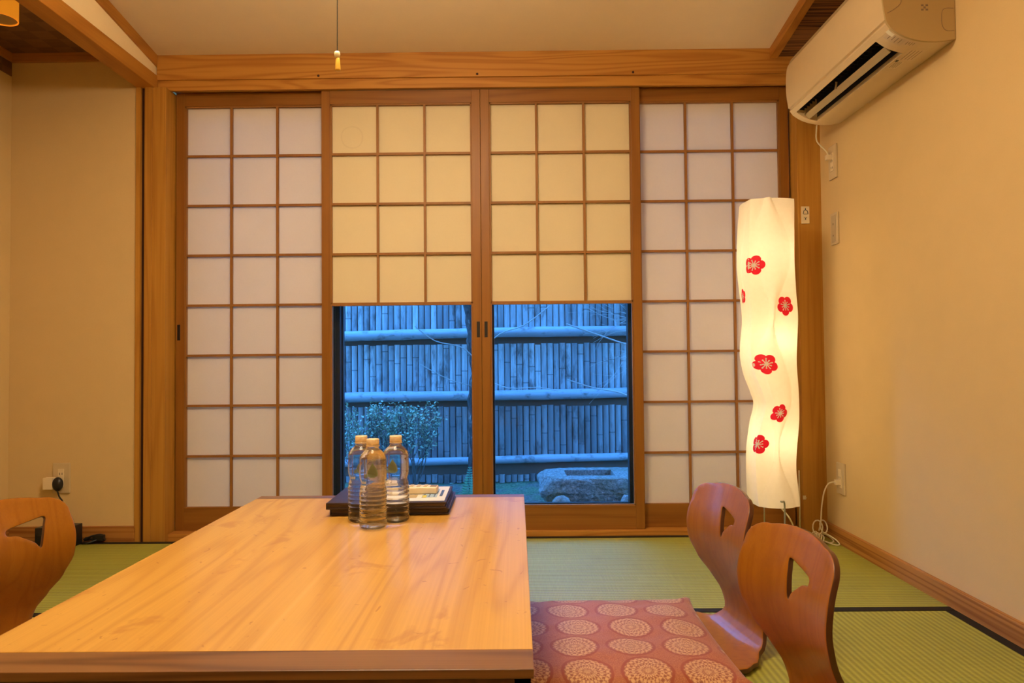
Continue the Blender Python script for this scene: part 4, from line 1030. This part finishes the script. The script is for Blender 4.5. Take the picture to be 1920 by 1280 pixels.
# ============================================================ AIR CONDITIONER
AY0, AY1 = 2.020, 2.748
ac = thing('air_conditioner', 'ivory wall air conditioner high on the right wall with open louvre', 'air conditioner', (1.25, (AY0+AY1)/2, 1.61))
# profile (x, z): back bottom -> curved underside -> front bottom -> front -> top
und = smooth_pts([(1.247, 1.612, 0), (1.200, 1.606, 0), (1.150, 1.609, 0), (1.105, 1.622, 0), (1.072, 1.642, 0), (1.057, 1.660, 0)], 4)
fr = smooth_pts([(1.053, 1.672, 0), (1.046, 1.72, 0), (1.045, 1.77, 0), (1.048, 1.815, 0), (1.054, 1.838, 0)], 4)
body = [(p.x, p.y) for p in und]+[(1.060, 1.664), (1.066, 1.70), (1.066, 1.84), (1.075, 1.858), (1.10, 1.872), (1.247, 1.872)]
def acprism(poly, y0, y1, name, m, parent=ac, sm=False, **kw):
    b = prism(BM(), poly, y0, y1, 'XZ')
    return obj(name, b, m, parent, smooth=sm, **kw)
# body without the outlet opening: split underside into front lip, opening, rear part
up = [(p.x, p.y) for p in und]
def xat(x):  # underside z at x
    for (a, za), (c_, zc) in zip(up[:-1], up[1:]):
        if c_ <= x <= a: return za+(zc-za)*(x-a)/(c_-a)
    return up[-1][1]
OX0, OX1 = 1.068, 1.146   # outlet opening in x
OY0, OY1 = AY0+0.085, AY1-0.040
rear = [(1.247, 1.872), (1.247, 1.612)]+[p for p in up if p[0] > OX1 and p[0] < 1.247]+[(OX1, xat(OX1)), (OX1+0.004, 1.70), (1.15, 1.872)]
acprism(rear, AY0+0.006, AY1-0.004, 'rear_casing', M['acwhite'])
upper = [(1.15, 1.872), (OX1+0.004, 1.70), (OX0+0.004, 1.705), (1.066, 1.71), (1.066, 1.84), (1.075, 1.858), (1.10, 1.872)]
acprism(upper, AY0+0.006, AY1-0.004, 'upper_casing', M['acwhite'])
lip = [(OX0, xat(OX0)), (1.057, 1.660), (1.060, 1.666), (1.066, 1.712), (OX0+0.0045, 1.712)]
acprism(lip, AY0+0.006, AY1-0.004, 'front_lip', M['acwhite'])
und_mid = [(OX1+0.001, xat(OX1))]+[p for p in up if OX0 < p[0] < OX1]+[(OX0-0.001, xat(OX0)), (OX0, 1.712), (OX1+0.004, 1.712)]
acprism(und_mid, AY0+0.006, OY0, 'underside_block', M['acwhite']); acprism(und_mid, OY1, AY1-0.004, 'underside_block', M['acwhite'])
acprism([(p.x, p.y) for p in fr]+[(1.0655, 1.842), (1.0655, 1.668)], AY0+0.004, AY1-0.001, 'front_panel', M['acwhite'])
acprism([(1.056, 1.8405), (1.066, 1.862), (1.090, 1.876), (1.100, 1.876), (1.10, 1.8725), (1.075, 1.8585), (1.067, 1.8425)], AY0+0.004, AY1-0.001, 'top_grille', M['louvre'], label='ribbed top intake edge')
# near end cap with darker plastic
endp = [(1.2485, 1.612)]+up[1:]+[(p.x, p.y) for p in fr]+[(1.058, 1.850), (1.075, 1.868), (1.10, 1.876), (1.2485, 1.876)]
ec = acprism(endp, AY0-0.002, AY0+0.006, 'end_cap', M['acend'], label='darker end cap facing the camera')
b = BM(); tube(b, smooth_pts([(1.10, AY0-0.002, 1.876), (1.10, AY0-0.0022, 1.78), (1.092, AY0-0.0022, 1.76), (1.097, AY0-0.0022, 1.72), (1.078, AY0-0.0022, 1.70), (1.057, AY0-0.0022, 1.688)], 4), 0.0009, 5)
obj('seam_line', b, M['ink'], ec); b = BM(); tube(b, smooth_pts([(1.245, AY0-0.0022, 1.70), (1.222, AY0-0.0022, 1.70), (1.212, AY0-0.0022, 1.69), (1.211, AY0-0.0022, 1.655), (1.222, AY0-0.0022, 1.637), (1.245, AY0-0.0022, 1.636)], 4), 0.0007, 5)
obj('knockout_line', b, M['ink'], ec)
b = BM()
for a in range(4):
    th = PI/2*a+PI/4; cx_, cz_ = 1.163+0.009*math.cos(th), 1.703+0.009*math.sin(th); box(b, cx_-0.0035, cx_+0.0035, AY0-0.0026, AY0-0.0018, cz_-0.0025, cz_+0.0025)
box(b, 1.160, 1.166, AY0-0.0026, AY0-0.0018, 1.700, 1.706); obj('moulded_mark', b, M['ink'], ec, label='small moulded mark')
# outlet interior, fan, louvre
b = BM(); box(b, OX0+0.001, OX1+0.003, OY0, OY1, 1.699, 1.7045); obj('outlet_cavity', b, M['acdark'], ac)
b = BM(); box(b, OX0, OX0+0.0035, OY0, OY1, 1.648, 1.702); box(b, OX1, OX1+0.0035, OY0, OY1, 1.625, 1.702); obj('outlet_walls', b, M['acdark'], ac)
b = BM(); n_ = 26
for i in range(n_):
    y = OY0+0.01+(OY1-OY0-0.02)*i/(n_-1)
    vs = [b.verts.new(p) for p in ((OX0+0.006, y, 1.652), (OX0+0.030, y+0.006, 1.650), (OX0+0.034, y+0.012, 1.692), (OX0+0.006, y+0.006, 1.695))]; b.faces.new(vs)
o = obj('vertical_vanes', b, M['alu'], ac); sm_ = o.modifiers.new('s', 'SOLIDIFY'); sm_.thickness = 0.001
lv = [(1.098, 1.6335), (1.116, 1.618), (1.1185, 1.6195), (1.101, 1.6365)]
acprism(lv, OY0+0.012, OY1+0.035, 'louvre', M['louvre'], label='open horizontal louvre flap')
for y in (OY0+(OY1-OY0)*0.55, OY1-0.01):
    obj('louvre_bracket', tube(BM(), [(1.095, y, 1.630), (1.098, y, 1.645), (1.10, y, 1.665)], 0.0035, 7), M['louvre'], ac)
# stickers
def us_patch(b, x0, x1, y0, y1, off=0.0007, n_=5):
    for i in range(n_):
        a = x0+(x1-x0)*i/n_; c_ = x0+(x1-x0)*(i+1)/n_
        b.faces.new([b.verts.new(p) for p in ((a, y0, xat(a)-off), (a, y1, xat(a)-off), (c_, y1, xat(c_)-off), (c_, y0, xat(c_)-off))])
stk = [('rating_sticker', 1.072, 1.118, AY0+0.012, AY0+0.050, (0.62, 0.50, 0.34)), ('warning_sticker', 1.120, 1.150, AY0+0.012, AY0+0.040, (0.68, 0.54, 0.36)), ('notice_sticker', 1.152, 1.200, AY0+0.055, AY0+0.130, (0.70, 0.55, 0.36)), ('notice_sticker', 1.152, 1.178, AY0+0.135, AY0+0.19, (0.72, 0.58, 0.38))]
for n_i, x0, x1, y0, y1, c_ in stk:
    b = BM(); us_patch(b, x0, x1, y0, y1); st_ = obj(n_i, b, plain('sticker_'+n_i, c_, 0.3), ac)
    b = BM()
    for q in range(4):
        xx = x0+(x1-x0)*(0.15+0.2*q); us_patch(b, xx, xx+0.0018, y0+0.004, y1-0.006-0.004*(q % 2), 0.0010, 1)
    obj('printed_text', b, M['ink'], st_)
b = BM(); us_patch(b, 1.150, 1.158, AY0+0.128, AY0+0.140, 0.0012, 2); obj('black_mark', b, M['black'], ac)
b = BM(); us_patch(b, 1.066, 1.084, AY0+0.010, AY0+0.026, 0.0014, 3); obj('white_label', b, plain('bright_label', (0.9, 0.85, 0.7), 0.3), ac)
# ac power cord + plug
b = BM(); tube(b, smooth_pts([(1.165, AY1+0.004, 1.625), (1.168, AY1+0.02, 1.60), (1.185, AY1+0.06, 1.565), (1.215, 2.815, 1.535), (1.224, 2.810, 1.520), (1.228, 2.808, 1.505)], 6), 0.0028, 7)
obj('power_cord', b, M['cord'], ac, smooth=True)
b = BM(); box(b, 1.218, 1.2398, 2.798, 2.816, 1.488, 1.508, bev=0.002); obj('power_plug', b, M['white'], ac)
obj('wall_bracket', box(BM(), 1.2475, 1.2502, AY0+0.02, AY1-0.02, 1.63, 1.86), M['alu'], ac)
